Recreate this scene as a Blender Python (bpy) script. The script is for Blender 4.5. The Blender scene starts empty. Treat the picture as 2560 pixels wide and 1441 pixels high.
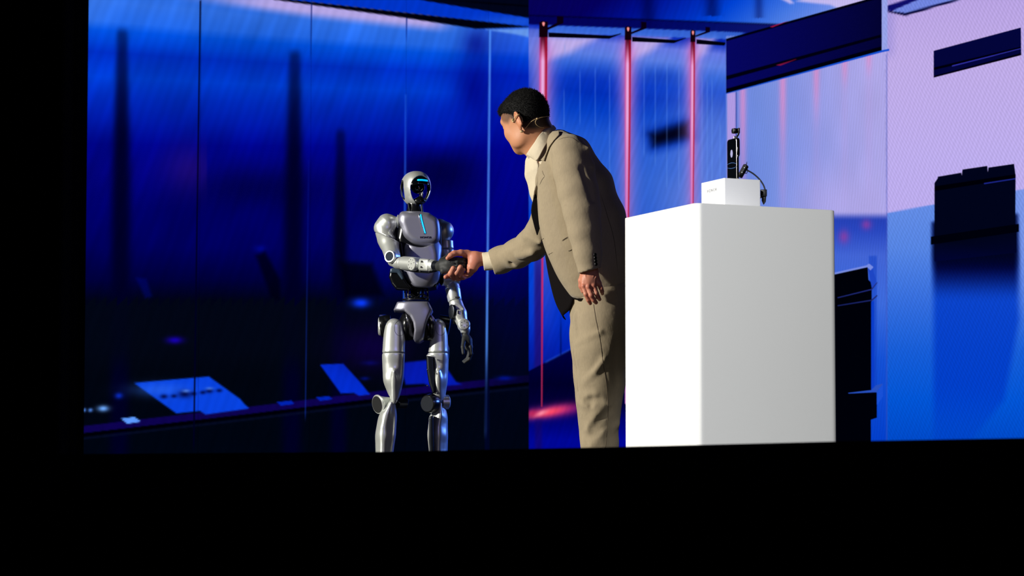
import bpy, bmesh, math, random
import numpy as np
from mathutils import Vector, Matrix
from mathutils.bvhtree import BVHTree

random.seed(7); np.random.seed(7)
SC = bpy.context.scene
COL = SC.collection

# ------------------------------------------------------------------ camera
F = 8000.0                      # focal length in pixels of the 2560 x 1441 frame
CAMZ = -0.29                    # eye height against the stage floor (z = 0)
TH = math.atan((1408 - 720.5) / F)
cam_d = bpy.data.cameras.new('camera'); cam = bpy.data.objects.new('camera', cam_d); COL.objects.link(cam)
cam.location = (0, 0, CAMZ); cam.rotation_euler = (math.pi / 2 + TH, 0, 0)
cam_d.sensor_width = 36.0; cam_d.lens = 36.0 * F / 2560.0
cam_d.clip_end = 200
cam_d.dof.use_dof = True; cam_d.dof.focus_distance = 13.3; cam_d.dof.aperture_fstop = 7.0
SC.camera = cam

# ------------------------------------------------------------------ colour management, world
SC.view_settings.view_transform = 'Standard'; SC.view_settings.look = 'None'
SC.view_settings.exposure = 0.0; SC.view_settings.gamma = 1.0
SC.view_settings.use_curve_mapping = False
world = bpy.data.worlds.new('hall'); SC.world = world; world.use_nodes = True
bg = world.node_tree.nodes['Background']
bg.inputs[0].default_value = (0.1, 0.2, 1.0, 1); bg.inputs[1].default_value = 0.0022

# ------------------------------------------------------------------ stage lamps
def aim(o, target):
    o.rotation_euler = (Vector(target) - o.location).to_track_quat('-Z', 'Y').to_euler()

def spot(name, loc, target, power, color, size_deg, blend, radius):
    l = bpy.data.lights.new(name, 'SPOT'); l.energy = power; l.color = color
    l.spot_size = math.radians(size_deg); l.spot_blend = blend; l.shadow_soft_size = radius
    o = bpy.data.objects.new(name, l); COL.objects.link(o); o.location = loc; aim(o, target); return o

def area(name, loc, target, power, color, sx, sy):
    l = bpy.data.lights.new(name, 'AREA'); l.shape = 'RECTANGLE'; l.size = sx; l.size_y = sy
    l.energy = power; l.color = color
    o = bpy.data.objects.new(name, l); COL.objects.link(o); o.location = loc; aim(o, target); return o

spot('key_spot', (-7.6, 9.9, 3.5), (0.0, 13.0, 0.8), 4700, (1.0, 0.965, 0.87), 38, 0.4, 0.14)
spot('podium_spot', (-0.6, 3.2, 3.0), (0.95, 11.4, 0.40), 2350, (0.97, 0.98, 1.0), 10.2, 0.22, 0.08)
spot('violet_spot', (2.6, 4.0, 3.4), (-0.55, 14.0, 0.75), 310, (0.30, 0.28, 1.0), 7.6, 0.6, 0.4)
spot('blue_spot', (6.2, 16.8, 2.6), (-0.5, 14.0, 0.75), 1500, (0.10, 0.24, 1.0), 13, 0.5, 0.5)
area('violet_wash_back', (4.8, 17.8, 4.2), (0.3, 13.0, 1.0), 18, (0.30, 0.30, 1.0), 1.5, 1.5)

# ------------------------------------------------------------------ pixel -> point helpers
CT, ST = math.cos(TH), math.sin(TH)
def P(px, py, Y):
    u = (px - 1280.0) / F; v = (720.5 - py) / F
    t = Y / (CT - v * ST)
    return np.array([u * t, Y, CAMZ + t * (ST + v * CT)])

def PX(p):                      # world points (n,3) -> pixels
    p = np.asarray(p, float)
    q = p - np.array([0, 0, CAMZ])
    fz = q[..., 1] * CT + q[..., 2] * ST
    up = -q[..., 1] * ST + q[..., 2] * CT
    return 1280 + F * q[..., 0] / fz, 720.5 - F * up / fz

def nrm(v):
    v = np.asarray(v, float); return v / np.linalg.norm(v)

# ------------------------------------------------------------------ object helpers
def tag(o, label=None, cat=None, group=None, kind=None):
    if label: o['label'] = label
    if cat: o['category'] = cat
    if group: o['group'] = group
    if kind: o['kind'] = kind
    return o

def thing(name, loc, label, cat, group=None):
    o = bpy.data.objects.new(name, None); COL.objects.link(o); o.location = Vector(loc)
    o.empty_display_size = 0.05
    return tag(o, label, cat, group)

def add(name, me, mat=None, parent=None, label=None):
    """link a mesh whose vertices are in world space (relative to its parent thing's base)"""
    root = parent
    off = Vector((0, 0, 0))
    while root is not None:
        off += root.location; root = root.parent
    if parent is not None:
        me.transform(Matrix.Translation(-off))
    else:
        # top-level single mesh: put its origin at its base centre
        n = len(me.vertices); a = np.empty(n * 3, np.float32); me.vertices.foreach_get('co', a); a = a.reshape(-1, 3)
        mn, mx = a.min(0), a.max(0)
        off = Vector(((mn[0] + mx[0]) / 2, (mn[1] + mx[1]) / 2, mn[2]))
        me.transform(Matrix.Translation(-off))
    me.name = name
    o = bpy.data.objects.new(name, me); COL.objects.link(o)
    if parent is None: o.location = off
    else: o.parent = parent
    if mat is not None:
        me.materials.clear(); me.materials.append(mat)
    if label: o['label'] = label
    return o

def mesh_np(v, f, smooth=True):
    v = np.asarray(v, np.float32); f = np.asarray(f, np.int32)
    me = bpy.data.meshes.new('m')
    k = f.shape[1]
    me.vertices.add(len(v)); me.vertices.foreach_set('co', v.ravel())
    me.loops.add(len(f) * k); me.loops.foreach_set('vertex_index', f.ravel())
    me.polygons.add(len(f))
    me.polygons.foreach_set('loop_start', np.arange(0, len(f) * k, k, dtype=np.int32))
    me.polygons.foreach_set('loop_total', np.full(len(f), k, np.int32))
    me.update(calc_edges=True)
    if smooth: me.polygons.foreach_set('use_smooth', np.ones(len(f), bool))
    me.validate()
    return me

def join_np(parts):
    vs, fs, n = [], [], 0
    for v, f in parts:
        vs.append(np.asarray(v, np.float32)); fs.append(np.asarray(f, np.int32) + n); n += len(v)
    return np.concatenate(vs), np.concatenate(fs)

def bm_mesh(bm, smooth=False, angle=None):
    me = bpy.data.meshes.new('m'); bmesh.ops.recalc_face_normals(bm, faces=bm.faces[:])
    bm.to_mesh(me); bm.free()
    if smooth or angle:
        me.polygons.foreach_set('use_smooth', np.ones(len(me.polygons), bool))
    if angle: me.set_sharp_from_angle(angle=math.radians(angle))
    return me

def frame_mat(o, x, y, z):
    m = Matrix.Identity(4)
    for i, a in enumerate((x, y, z)):
        for j in range(3): m[j][i] = a[j]
    for j in range(3): m[j][3] = o[j]
    return m

def box_me(center, half, bevel=0.0, axes=None, seg=2, top_round=None):
    bm = bmesh.new(); bmesh.ops.create_cube(bm, size=2)
    for v in bm.verts: v.co = Vector((v.co.x * half[0], v.co.y * half[1], v.co.z * half[2]))
    if bevel: bmesh.ops.bevel(bm, geom=bm.edges[:], offset=bevel, segments=seg, profile=0.5, affect='EDGES')
    X, Y, Z = axes if axes else ((1, 0, 0), (0, 1, 0), (0, 0, 1))
    bm.transform(frame_mat(center, X, Y, Z))
    return bm_mesh(bm, smooth=bool(bevel), angle=40 if bevel else None)

def basis(d):
    d = nrm(d); a = np.array([0, 0, 1.0]) if abs(d[2]) < 0.9 else np.array([1.0, 0, 0])
    x = nrm(np.cross(a, d)); y = np.cross(d, x); return x, y, d

def lathe_np(a, b, prof, n=28):
    """profile [(t along a->b in metres, radius)] revolved about a->b ; returns closed quads"""
    a = np.asarray(a, float); x, y, d = basis(np.asarray(b, float) - a)
    prof = list(prof)
    if prof[0][1] > 1e-6: prof = [(prof[0][0], 1e-5)] + prof
    if prof[-1][1] > 1e-6: prof = prof + [(prof[-1][0], 1e-5)]
    th = np.linspace(0, 2 * math.pi, n, endpoint=False)
    v = []
    for t, r in prof:
        v.append(a + d * t + r * (np.cos(th)[:, None] * x + np.sin(th)[:, None] * y))
    v = np.concatenate(v); f = []
    for i in range(len(prof) - 1):
        for j in range(n):
            k = (j + 1) % n
            f.append((i * n + j, i * n + k, (i + 1) * n + k, (i + 1) * n + j))
    return v, np.array(f)

def lathe_me(a, b, prof, n=28, angle=35):
    v, f = lathe_np(a, b, prof, n); me = mesh_np(v, f); me.set_sharp_from_angle(angle=math.radians(angle)); return me

def cyl_me(a, b, r, r2=None, n=24, bev=0.002):
    a = np.asarray(a, float); b = np.asarray(b, float); L = np.linalg.norm(b - a); r2 = r if r2 is None else r2
    bev = min(bev, r * .5, r2 * .5, L * .4)
    return lathe_me(a, b, [(0, r - bev), (bev, r), (L - bev, r2), (L, r2 - bev)], n)

def tube_np(pts, rad, n=10):
    pts = [np.asarray(p, float) for p in pts]
    m = len(pts); rad = [rad] * m if np.isscalar(rad) else list(rad)
    v = []; px = None
    for i, p in enumerate(pts):
        d = pts[min(i + 1, m - 1)] - pts[max(i - 1, 0)]; d = nrm(d)
        if px is None: x, y, _ = basis(d)
        else:
            x = nrm(px - d * np.dot(px, d)); y = np.cross(d, x)
        px = x
        th = np.linspace(0, 2 * math.pi, n, endpoint=False)
        v.append(p + rad[i] * (np.cos(th)[:, None] * x + np.sin(th)[:, None] * y))
    v = np.concatenate(v + [pts[0][None], pts[-1][None]]); f = []
    for i in range(m - 1):
        for j in range(n):
            k = (j + 1) % n
            f.append((i * n + j, i * n + k, (i + 1) * n + k, (i + 1) * n + j))
    c0, c1 = m * n, m * n + 1
    for j in range(0, n):
        k = (j + 1) % n
        f.append((c0, k, j, j)); f.append((c1, (m - 1) * n + j, (m - 1) * n + k, (m - 1) * n + k))
    return v, np.array(f)

def tube_me(pts, rad, n=10):
    v, f = tube_np(pts, rad, n)
    bm = bmesh.new(); vs = [bm.verts.new(p) for p in v]
    for q in f:
        q = list(dict.fromkeys(int(i) for i in q))
        try: bm.faces.new([vs[i] for i in q])
        except ValueError: pass
    return bm_mesh(bm, smooth=True)

def smooth_path(pts, n=24):
    """Catmull-Rom through the points"""
    p = np.asarray(pts, float); p = np.vstack([2 * p[0] - p[1], p, 2 * p[-1] - p[-2]]); out = []
    m = len(p) - 3
    for s in np.linspace(0, m - 1e-6, n):
        i = int(s); t = s - i; a, b, c, d = p[i:i + 4]
        out.append(.5 * ((2 * b) + (-a + c) * t + (2 * a - 5 * b + 4 * c - d) * t * t + (-a + 3 * b - 3 * c + d) * t ** 3))
    return np.array(out)

def prism_me(poly3, thick, bevel=0.0):
    """polygon given by coplanar 3D points, extruded by the vector thick"""
    bm = bmesh.new(); vs = [bm.verts.new(p) for p in poly3]; f = bm.faces.new(vs)
    r = bmesh.ops.extrude_face_region(bm, geom=[f])
    for e in r['geom']:
        if isinstance(e, bmesh.types.BMVert): e.co += Vector(thick)
    if bevel: bmesh.ops.bevel(bm, geom=bm.edges[:], offset=bevel, segments=2, profile=.5, affect='EDGES')
    bmesh.ops.triangulate(bm, faces=[f for f in bm.faces if len(f.verts) > 4])
    return bm_mesh(bm, smooth=bool(bevel), angle=35 if bevel else None)

# ------------------------------------------------------------------ signed distance modelling
class Grid:
    def __init__(s, lo, hi, h):
        s.lo = np.asarray(lo, float); s.h = h
        s.n = np.ceil((np.asarray(hi, float) - s.lo) / h).astype(int) + 1
        ax = [(s.lo[i] + h * np.arange(s.n[i])).astype(np.float32) for i in range(3)]
        s.x, s.y, s.z = np.meshgrid(*ax, indexing='ij', sparse=True)

def _seg(g, a, b, sy=1.0):
    ax, ay, az = [np.float32(q) for q in a]; bx, by, bz = [np.float32(q) for q in b]
    dx, dy, dz = bx - ax, (by - ay) / np.float32(sy), bz - az
    px, py, pz = g.x - ax, (g.y - ay) / np.float32(sy), g.z - az
    L = max(dx * dx + dy * dy + dz * dz, 1e-12)
    h = np.clip((px * dx + py * dy + pz * dz) / L, 0, 1)
    d = np.sqrt((px - h * dx) ** 2 + (py - h * dy) ** 2 + (pz - h * dz) ** 2)
    return d, h

def cap(g, a, b, ra, rb=None, sy=1.0):
    rb = ra if rb is None else rb
    d, h = _seg(g, a, b, sy)
    return d - (np.float32(ra) + h * np.float32(rb - ra))

def chain(g, pts, k=0.01, sy=1.0):
    d = None
    for i in range(len(pts) - 1):
        (a, ra), (b, rb) = pts[i], pts[i + 1]
        e = cap(g, a, b, ra, rb, sy)
        d = e if d is None else smin(d, e, k)
    return d

def ell(g, c, r, ax=None):
    px, py, pz = g.x - np.float32(c[0]), g.y - np.float32(c[1]), g.z - np.float32(c[2])
    if ax is not None:
        q = [px * np.float32(a[0]) + py * np.float32(a[1]) + pz * np.float32(a[2]) for a in ax]
    else: q = [px, py, pz]
    k0 = np.sqrt(sum((q[i] / np.float32(r[i])) ** 2 for i in range(3)))
    return (k0 - 1) * np.float32(min(r) * .5 + sorted(r)[1] * .5)

def local(g, c, ax):
    px, py, pz = g.x - np.float32(c[0]), g.y - np.float32(c[1]), g.z - np.float32(c[2])
    return [px * np.float32(a[0]) + py * np.float32(a[1]) + pz * np.float32(a[2]) for a in ax]

def rbox(g, c, half, r, ax=((1, 0, 0), (0, 1, 0), (0, 0, 1))):
    q = local(g, c, ax)
    e = [np.abs(q[i]) - np.float32(half[i] - r) for i in range(3)]
    o = np.sqrt(sum(np.maximum(t, 0) ** 2 for t in e))
    return o + np.minimum(np.maximum(np.maximum(e[0], e[1]), e[2]), 0) - np.float32(r)

def poly2(u, w, pts):
    """2D polygon signed distance on broadcast arrays u, w"""
    d = None; s = None; n = len(pts)
    for i in range(n):
        a = pts[i]; b = pts[i - 1]
        ex, ey = b[0] - a[0], b[1] - a[1]
        wx, wy = u - np.float32(a[0]), w - np.float32(a[1])
        h = np.clip((wx * ex + wy * ey) / max(ex * ex + ey * ey, 1e-12), 0, 1)
        dd = (wx - ex * h) ** 2 + (wy - ey * h) ** 2
        c1 = (w >= a[1]); c2 = (w < b[1]); c3 = (ex * wy > ey * wx)
        fl = (c1 & c2 & c3) | (~c1 & ~c2 & ~c3)
        sg = np.where(fl, -1.0, 1.0)
        d = dd if d is None else np.minimum(d, dd); s = sg if s is None else s * sg
    return (s * np.sqrt(d)).astype(np.float32)

def closed_smooth(p, k=4):
    p = np.asarray(p, float); n = len(p); out = []
    for i in range(n):
        a, b, c, d = p[i - 1], p[i], p[(i + 1) % n], p[(i + 2) % n]
        for j in range(k):
            t = j / k; out.append(.5 * ((2 * b) + (-a + c) * t + (2 * a - 5 * b + 4 * c - d) * t * t + (-a + 3 * b - 3 * c + d) * t ** 3))
    return [tuple(q) for q in out]

def extr(g, poly_px, Y, half_d, r=0.004, bulge=0.0, smooth=False):
    """outline given in photo pixels at depth Y, extruded along the depth, edges rounded, front bulging"""
    if smooth: poly_px = closed_smooth(poly_px)
    pts = [P(a, b, Y) for a, b in poly_px]
    d2 = poly2(g.x, g.z, [(p[0], p[2]) for p in pts])
    dy = np.abs(g.y - np.float32(Y)) - np.float32(half_d)
    if bulge:
        dy = dy + np.float32(bulge) * np.exp(d2 / np.float32(0.025)) - 0
    a, b = d2 + r, dy + r
    return np.sqrt(np.maximum(a, 0) ** 2 + np.maximum(b, 0) ** 2) + np.minimum(np.maximum(a, b), 0) - np.float32(r)

def smin(a, b, k):
    k = np.float32(k); h = np.maximum(k - np.abs(a - b), 0) / k
    return np.minimum(a, b) - h * h * k * np.float32(.25)
def smax(a, b, k): return -smin(-a, -b, k)
def cut2(a, b): return smax(a, b, .003)

def nets(g, d):
    """surface nets: vertices, quads"""
    d = np.broadcast_to(d, tuple(g.n)).astype(np.float32)
    d = d.copy()
    d[0], d[-1], d[:, 0], d[:, -1], d[:, :, 0], d[:, :, -1] = [np.maximum(q, 1e-4) for q in (d[0], d[-1], d[:, 0], d[:, -1], d[:, :, 0], d[:, :, -1])]
    s = d < 0
    cs = sum(s[i:s.shape[0] - 1 + i, j:s.shape[1] - 1 + j, k:s.shape[2] - 1 + k].astype(np.int8) for i in (0, 1) for j in (0, 1) for k in (0, 1))
    act = (cs > 0) & (cs < 8)
    idx = np.argwhere(act)
    vid = np.full(act.shape, -1, np.int32); vid[act] = np.arange(len(idx))
    acc = np.zeros((len(idx), 3)); cnt = np.zeros(len(idx))
    corners = [(i, j, k) for i in (0, 1) for j in (0, 1) for k in (0, 1)]
    val = {c: d[idx[:, 0] + c[0], idx[:, 1] + c[1], idx[:, 2] + c[2]] for c in corners}
    for a in corners:
        for ax in range(3):
            if a[ax]: continue
            b = list(a); b[ax] = 1; b = tuple(b)
            va, vb = val[a], val[b]; m = (va < 0) != (vb < 0)
            t = np.where(m, va / np.where(m, va - vb, 1), 0)
            p = np.zeros((len(idx), 3)) + np.array(a, float); p[:, ax] += t
            acc[m] += p[m]; cnt[m] += 1
    v = g.lo + g.h * (idx + acc / cnt[:, None])
    faces = []
    for ax in range(3):
        sl0 = [slice(None)] * 3; sl1 = [slice(None)] * 3
        sl0[ax] = slice(0, -1); sl1[ax] = slice(1, None)
        a, b = s[tuple(sl0)], s[tuple(sl1)]
        e = np.argwhere(a != b)
        o1, o2 = (ax + 1) % 3, (ax + 2) % 3
        e = e[(e[:, o1] > 0) & (e[:, o2] > 0)]
        e = e[(e[:, o1] < act.shape[o1]) & (e[:, o2] < act.shape[o2])]
        def at(da, db):
            q = e.copy(); q[:, o1] -= da; q[:, o2] -= db; return vid[q[:, 0], q[:, 1], q[:, 2]]
        quad = np.stack([at(1, 1), at(0, 1), at(0, 0), at(1, 0)], 1)
        inside = s[e[:, 0], e[:, 1], e[:, 2]]
        quad[~inside] = quad[~inside][:, ::-1]
        faces.append(quad)
    f = np.concatenate(faces)
    return v, f

def sdf_me(g, d):
    v, f = nets(g, d); return mesh_np(v, f)

def bvh_of(*mes):
    """ray target made of meshes still in world space"""
    vs, fs, n = [], [], 0
    for me in mes:
        a = np.empty(len(me.vertices) * 3, np.float32); me.vertices.foreach_get('co', a); vs.append(a.reshape(-1, 3))
        fs += [tuple(i + n for i in p.vertices) for p in me.polygons]; n += len(me.vertices)
    return BVHTree.FromPolygons([Vector(p) for p in np.concatenate(vs)], fs)

EYE = Vector((0, 0, CAMZ))
def hit(bvh, px, py, off=0.0):
    d = Vector(P(px, py, 10.0)) - EYE; d.normalize()
    h, nn, _, _ = bvh.ray_cast(EYE, d)
    if h is None: return None, None
    if nn.dot(d) > 0: nn = -nn
    return np.array(h + nn * off), np.array(nn)

def surf_line(bvh, pts, r, off=0.0, n=6, res=26, taper=False):
    """thin cord or seam following the surface under a pixel polyline"""
    q = smooth_path([(a, b, 0) for a, b in pts], res); out = []
    for a in q:
        h, nn = hit(bvh, a[0], a[1], off)
        if h is not None and (not out or np.linalg.norm(h - out[-1]) < 0.06): out.append(h)
    if len(out) < 2: return None
    m = len(out)
    rad = [r * (min(1, 4 * i / m + .15, 4 * (m - 1 - i) / m + .15) if taper else 1) for i in range(m)]
    return tube_me(out, rad, n)

def surf_patch(bvh, poly, off=0.0008, step=1.5, thick=0.0012):
    """thin cloth or plate patch lying on a surface under a pixel polygon"""
    poly = np.asarray(poly, float); mn, mx = poly.min(0), poly.max(0)
    bm = bmesh.new()
    vs = [bm.verts.new((a, b, 0)) for a, b in poly]; bm.faces.new(vs)
    for ax in (0, 1):
        t = mn[ax] + step
        while t < mx[ax]:
            co = [0, 0, 0]; no = [0, 0, 0]; co[ax] = t; no[ax] = 1
            bmesh.ops.bisect_plane(bm, geom=bm.verts[:] + bm.edges[:] + bm.faces[:], plane_co=co, plane_no=no); t += step
    for v in bm.verts:
        h, nn = hit(bvh, v.co.x, v.co.y, off)
        if h is None: h = None
        v.tag = h is not None
        if h is not None: v.co = h
    bmesh.ops.delete(bm, geom=[v for v in bm.verts if not v.tag], context='VERTS')
    return bm_mesh(bm, smooth=True)

def text_me(body, origin, xdir, ydir, size, depth=0.0006, thin=0.0, space=1.12):
    c = bpy.data.curves.new('t', 'FONT'); c.body = body; c.size = size; c.extrude = depth; c.align_x = 'CENTER'; c.align_y = 'CENTER'
    c.space_character = space; c.offset = -thin
    o = bpy.data.objects.new('t', c); COL.objects.link(o)
    dg = bpy.context.evaluated_depsgraph_get(); me = bpy.data.meshes.new_from_object(o.evaluated_get(dg))
    bpy.data.objects.remove(o); bpy.data.curves.remove(c)
    x = nrm(xdir); y = nrm(ydir); z = np.cross(x, y)
    me.transform(frame_mat(origin, x, y, z)); return me

# ------------------------------------------------------------------ materials
def lin(c):
    c = np.asarray(c, float) / 255.0
    return np.where(c <= .04045, c / 12.92, ((c + .055) / 1.055) ** 2.4)

def mat(name, rgb, rough=.5, metal=0.0, spec=.5, noise=0.0, nscale=60.0, bump=0.0, coat=0.0, sub=0.0, emit=None, estr=1.0, sheen=0.0):
    m = bpy.data.materials.new(name); m.use_nodes = True; nt = m.node_tree; b = nt.nodes['Principled BSDF']
    c = lin(rgb); b.inputs['Base Color'].default_value = (*c, 1); b.inputs['Roughness'].default_value = rough
    b.inputs['Metallic'].default_value = metal; b.inputs['Specular IOR Level'].default_value = spec
    b.inputs['Coat Weight'].default_value = coat
    if sub:
        b.inputs['Subsurface Weight'].default_value = sub; b.inputs['Subsurface Radius'].default_value = (.012, .005, .003)
        b.inputs['Subsurface Scale'].default_value = 1.0
    if sheen: b.inputs['Sheen Weight'].default_value = sheen
    tc = nt.nodes.new('ShaderNodeTexCoord')
    n = nt.nodes.new('ShaderNodeTexNoise'); n.inputs['Scale'].default_value = nscale; n.inputs['Detail'].default_value = 4
    nt.links.new(tc.outputs['Object'], n.inputs['Vector'])
    if noise:
        mx = nt.nodes.new('ShaderNodeMix'); mx.data_type = 'RGBA'
        mx.inputs['A'].default_value = (*(c * (1 - noise)), 1); mx.inputs['B'].default_value = (*np.minimum(c * (1 + noise), 1), 1)
        nt.links.new(n.outputs['Fac'], mx.inputs['Factor']); nt.links.new(mx.outputs['Result'], b.inputs['Base Color'])
    if bump:
        bp = nt.nodes.new('ShaderNodeBump'); bp.inputs['Strength'].default_value = bump; bp.inputs['Distance'].default_value = .002
        nt.links.new(n.outputs['Fac'], bp.inputs['Height']); nt.links.new(bp.outputs['Normal'], b.inputs['Normal'])
    if emit is not None:
        b.inputs['Emission Color'].default_value = (*lin(emit), 1); b.inputs['Emission Strength'].default_value = estr
    return m

def cloth_mat(name, rgb, weave=900.0, amt=.10, bump=.25, rough=.85):
    """woven cloth: crossed fine waves plus mottling"""
    m = bpy.data.materials.new(name); m.use_nodes = True; nt = m.node_tree; b = nt.nodes['Principled BSDF']
    N = nt.nodes.new; L = nt.links.new
    c = lin(rgb); b.inputs['Roughness'].default_value = rough; b.inputs['Specular IOR Level'].default_value = .2
    b.inputs['Sheen Weight'].default_value = .15
    tc = N('ShaderNodeTexCoord'); hs = []
    for sc, ro in ((weave, 0), (weave, 1.57)):
        mp = N('ShaderNodeMapping'); mp.inputs['Rotation'].default_value = (0, ro, .5); mp.inputs['Scale'].default_value = (1, .12, .12)
        L(tc.outputs['Object'], mp.inputs['Vector'])
        w = N('ShaderNodeTexNoise'); w.inputs['Scale'].default_value = sc * .6; w.inputs['Detail'].default_value = 2
        L(mp.outputs['Vector'], w.inputs['Vector']); hs.append(w)
    ad = N('ShaderNodeMath'); ad.operation = 'ADD'; L(hs[0].outputs['Fac'], ad.inputs[0]); L(hs[1].outputs['Fac'], ad.inputs[1])
    ml = N('ShaderNodeMath'); ml.operation = 'MULTIPLY'; L(ad.outputs[0], ml.inputs[0]); ml.inputs[1].default_value = .5
    mx = N('ShaderNodeMix'); mx.data_type = 'RGBA'; mx.inputs['A'].default_value = (*(c * (1 - amt * 2.2)), 1); mx.inputs['B'].default_value = (*np.minimum(c * (1 + amt * 2.2), 1), 1)
    L(ml.outputs[0], mx.inputs['Factor']); L(mx.outputs['Result'], b.inputs['Base Color'])
    bp = N('ShaderNodeBump'); bp.inputs['Strength'].default_value = bump; bp.inputs['Distance'].default_value = .0015
    L(ml.outputs[0], bp.inputs['Height'])
    n2 = N('ShaderNodeTexNoise'); n2.inputs['Scale'].default_value = 14; n2.inputs['Detail'].default_value = 3
    L(tc.outputs['Object'], n2.inputs['Vector'])
    bp2 = N('ShaderNodeBump'); bp2.inputs['Strength'].default_value = .35; bp2.inputs['Distance'].default_value = .012
    L(n2.outputs['Fac'], bp2.inputs['Height']); L(bp2.outputs['Normal'], bp.inputs['Normal'])
    L(bp.outputs['Normal'], b.inputs['Normal'])
    return m

def attr_mat(name, rough=.5, spec=.4, sub=0.0, attr='Col', bump=0.0, nscale=300):
    m = mat(name, (128, 128, 128), rough, spec=spec, sub=sub, bump=bump, nscale=nscale); nt = m.node_tree
    a = nt.nodes.new('ShaderNodeAttribute'); a.attribute_name = attr
    nt.links.new(a.outputs['Color'], nt.nodes['Principled BSDF'].inputs['Base Color']); return m

def set_col(me, rgb_lin):
    a = me.color_attributes.new('Col', 'FLOAT_COLOR', 'POINT')
    c = np.concatenate([rgb_lin, np.ones((len(rgb_lin), 1))], 1).astype(np.float32)
    a.data.foreach_set('color', c.ravel())

MAT = {
 'silver': mat('silver_shell', (222, 225, 220), .36, .62, noise=.03, nscale=300),
 'silver_soft': mat('satin_silver_panel', (160, 160, 176), .42, .7, noise=.03, nscale=300),
 'steel': mat('polished_steel', (215, 215, 215), .2, 1.0),
 'robot_black': mat('gloss_black_plastic', (14, 15, 18), .22, .0, .6),
 'robot_dark': mat('dark_anodised_metal', (30, 34, 42), .35, .6),
 'robot_glove': mat('matte_black_rubber', (44, 46, 46), .6, 0, .35, bump=.2, nscale=250),
 'glass_black': mat('black_glass', (6, 8, 12), .08, 0, .8, coat=.6),
 'disc_blue': mat('matte_blue_black_disc', (26, 36, 52), .7, 0, .2),
 'teal': mat('dark_blue_grey_plastic', (58, 74, 92), .4, .2),
 'hole': mat('dark_recess', (10, 10, 12), .7),
 'cyan': mat('cyan_light', (20, 200, 255), .4, emit=(0, 185, 255), estr=1.1),
 'suit': cloth_mat('beige_wool', (156, 141, 116)),
 'suit_dark': mat('lining_and_gap_shade', (16, 12, 13), .9, 0, .1),  # jacket lining, also the painted shade in the chest gap
 'seam': mat('dark_stitching', (84, 72, 56), .9),
 'shirt': cloth_mat('pale_beige_shirt', (206, 192, 166), 1200, .05, .15, .7),
 'skin': attr_mat('skin', .48, .4, .12, bump=.18, nscale=420),
 'hair': mat('black_hair', (9, 8, 8), .75, 0, .18, noise=.5, nscale=220, bump=.3),
 'beige_plastic': mat('skin_coloured_plastic', (196, 168, 120), .45),
 'shoe': mat('brown_leather', (60, 40, 28), .4),
 'eye': mat('eyeball', (220, 215, 210), .2),
 'button': mat('black_button', (16, 14, 13), .35),
 'podium': mat('white_laminate', (226, 226, 223), .5, 0, .3, noise=.012, nscale=3),
 'white_box': mat('white_acrylic_block', (236, 236, 238), .4, 0, .4),
 'logo': mat('grey_print', (70, 72, 78), .6),
 'black': mat('black_plastic', (10, 10, 12), .4, 0, .4),
 'black_matte': mat('black_drape', (4, 4, 6), .95, 0, .1, noise=.3, nscale=8),
 'stage': mat('black_stage_vinyl', (8, 8, 12), .35, 0, .4, noise=.2, nscale=5),
 'hall': mat('dark_hall_carpet', (5, 5, 8), .95, 0, .1),
}
# ================================================================== SETTING
def poly_slab(name, pts2, z0, z1, m):
    bm = bmesh.new(); vs = [bm.verts.new((x, y, z0)) for x, y in pts2]; f = bm.faces.new(vs)
    r = bmesh.ops.extrude_face_region(bm, geom=[f])
    for e in r['geom']:
        if isinstance(e, bmesh.types.BMVert): e.co.z = z1
    o = add(name, bm_mesh(bm), m); return tag(o, kind='structure')

edge_px = [(-700, 1141), (206, 1137), (950, 1131.5), (1555, 1119), (2095, 1105.5), (2560, 1097), (3300, 1086)]
edge = []
for a, b in edge_px:
    D = -CAMZ * F / (1408 - b); p = P(a, b, D); edge.append((p[0], D))
edge = [(-9.0, 8.75)] + edge + [(9.0, 5.9)]
poly_slab('floor', edge + [(9.0, 27.0), (-9.0, 27.0)], -0.10, 0.0, MAT['stage'])
poly_slab('wall_front', [(x, y + .03) for x, y in edge] + [(x, y + .12) for x, y in edge[::-1]], -1.5, -0.10, MAT['black_matte'])
poly_slab('floor_hall', [(-9, -3), (9, -3), (9, 9.0), (-9, 9.0)], -1.55, -1.5, MAT['hall'])
tag(add('wall_back', box_me((0, 27.1, 2.75), (9, .1, 4.3)), MAT['black_matte']), kind='structure')
# black masking drape left of the screen, hung in folds
def drape():
    x0, x1 = -8.9, P(214, 600, 19.3)[0]; n = 360
    xs = np.linspace(x0, x1, n); ys = 19.25 + .05 * np.sin(xs * 19) + .02 * np.sin(xs * 47 + 1)
    ys[-3:] = 19.3
    zs = np.linspace(0.0, 6.0, 8); v = []; f = []
    for k in (0, .02):
        for z in zs: v += [(x, y + k, z) for x, y in zip(xs, ys)]
    m = len(zs)
    for s in (0, 1):
        for j in range(m - 1):
            for i in range(n - 1):
                a = s * m * n + j * n + i; f.append((a, a + 1, a + n + 1, a + n))
    return mesh_np(v, f)
tag(add('wall_left', drape(), MAT['black_matte']), kind='structure')

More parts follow.
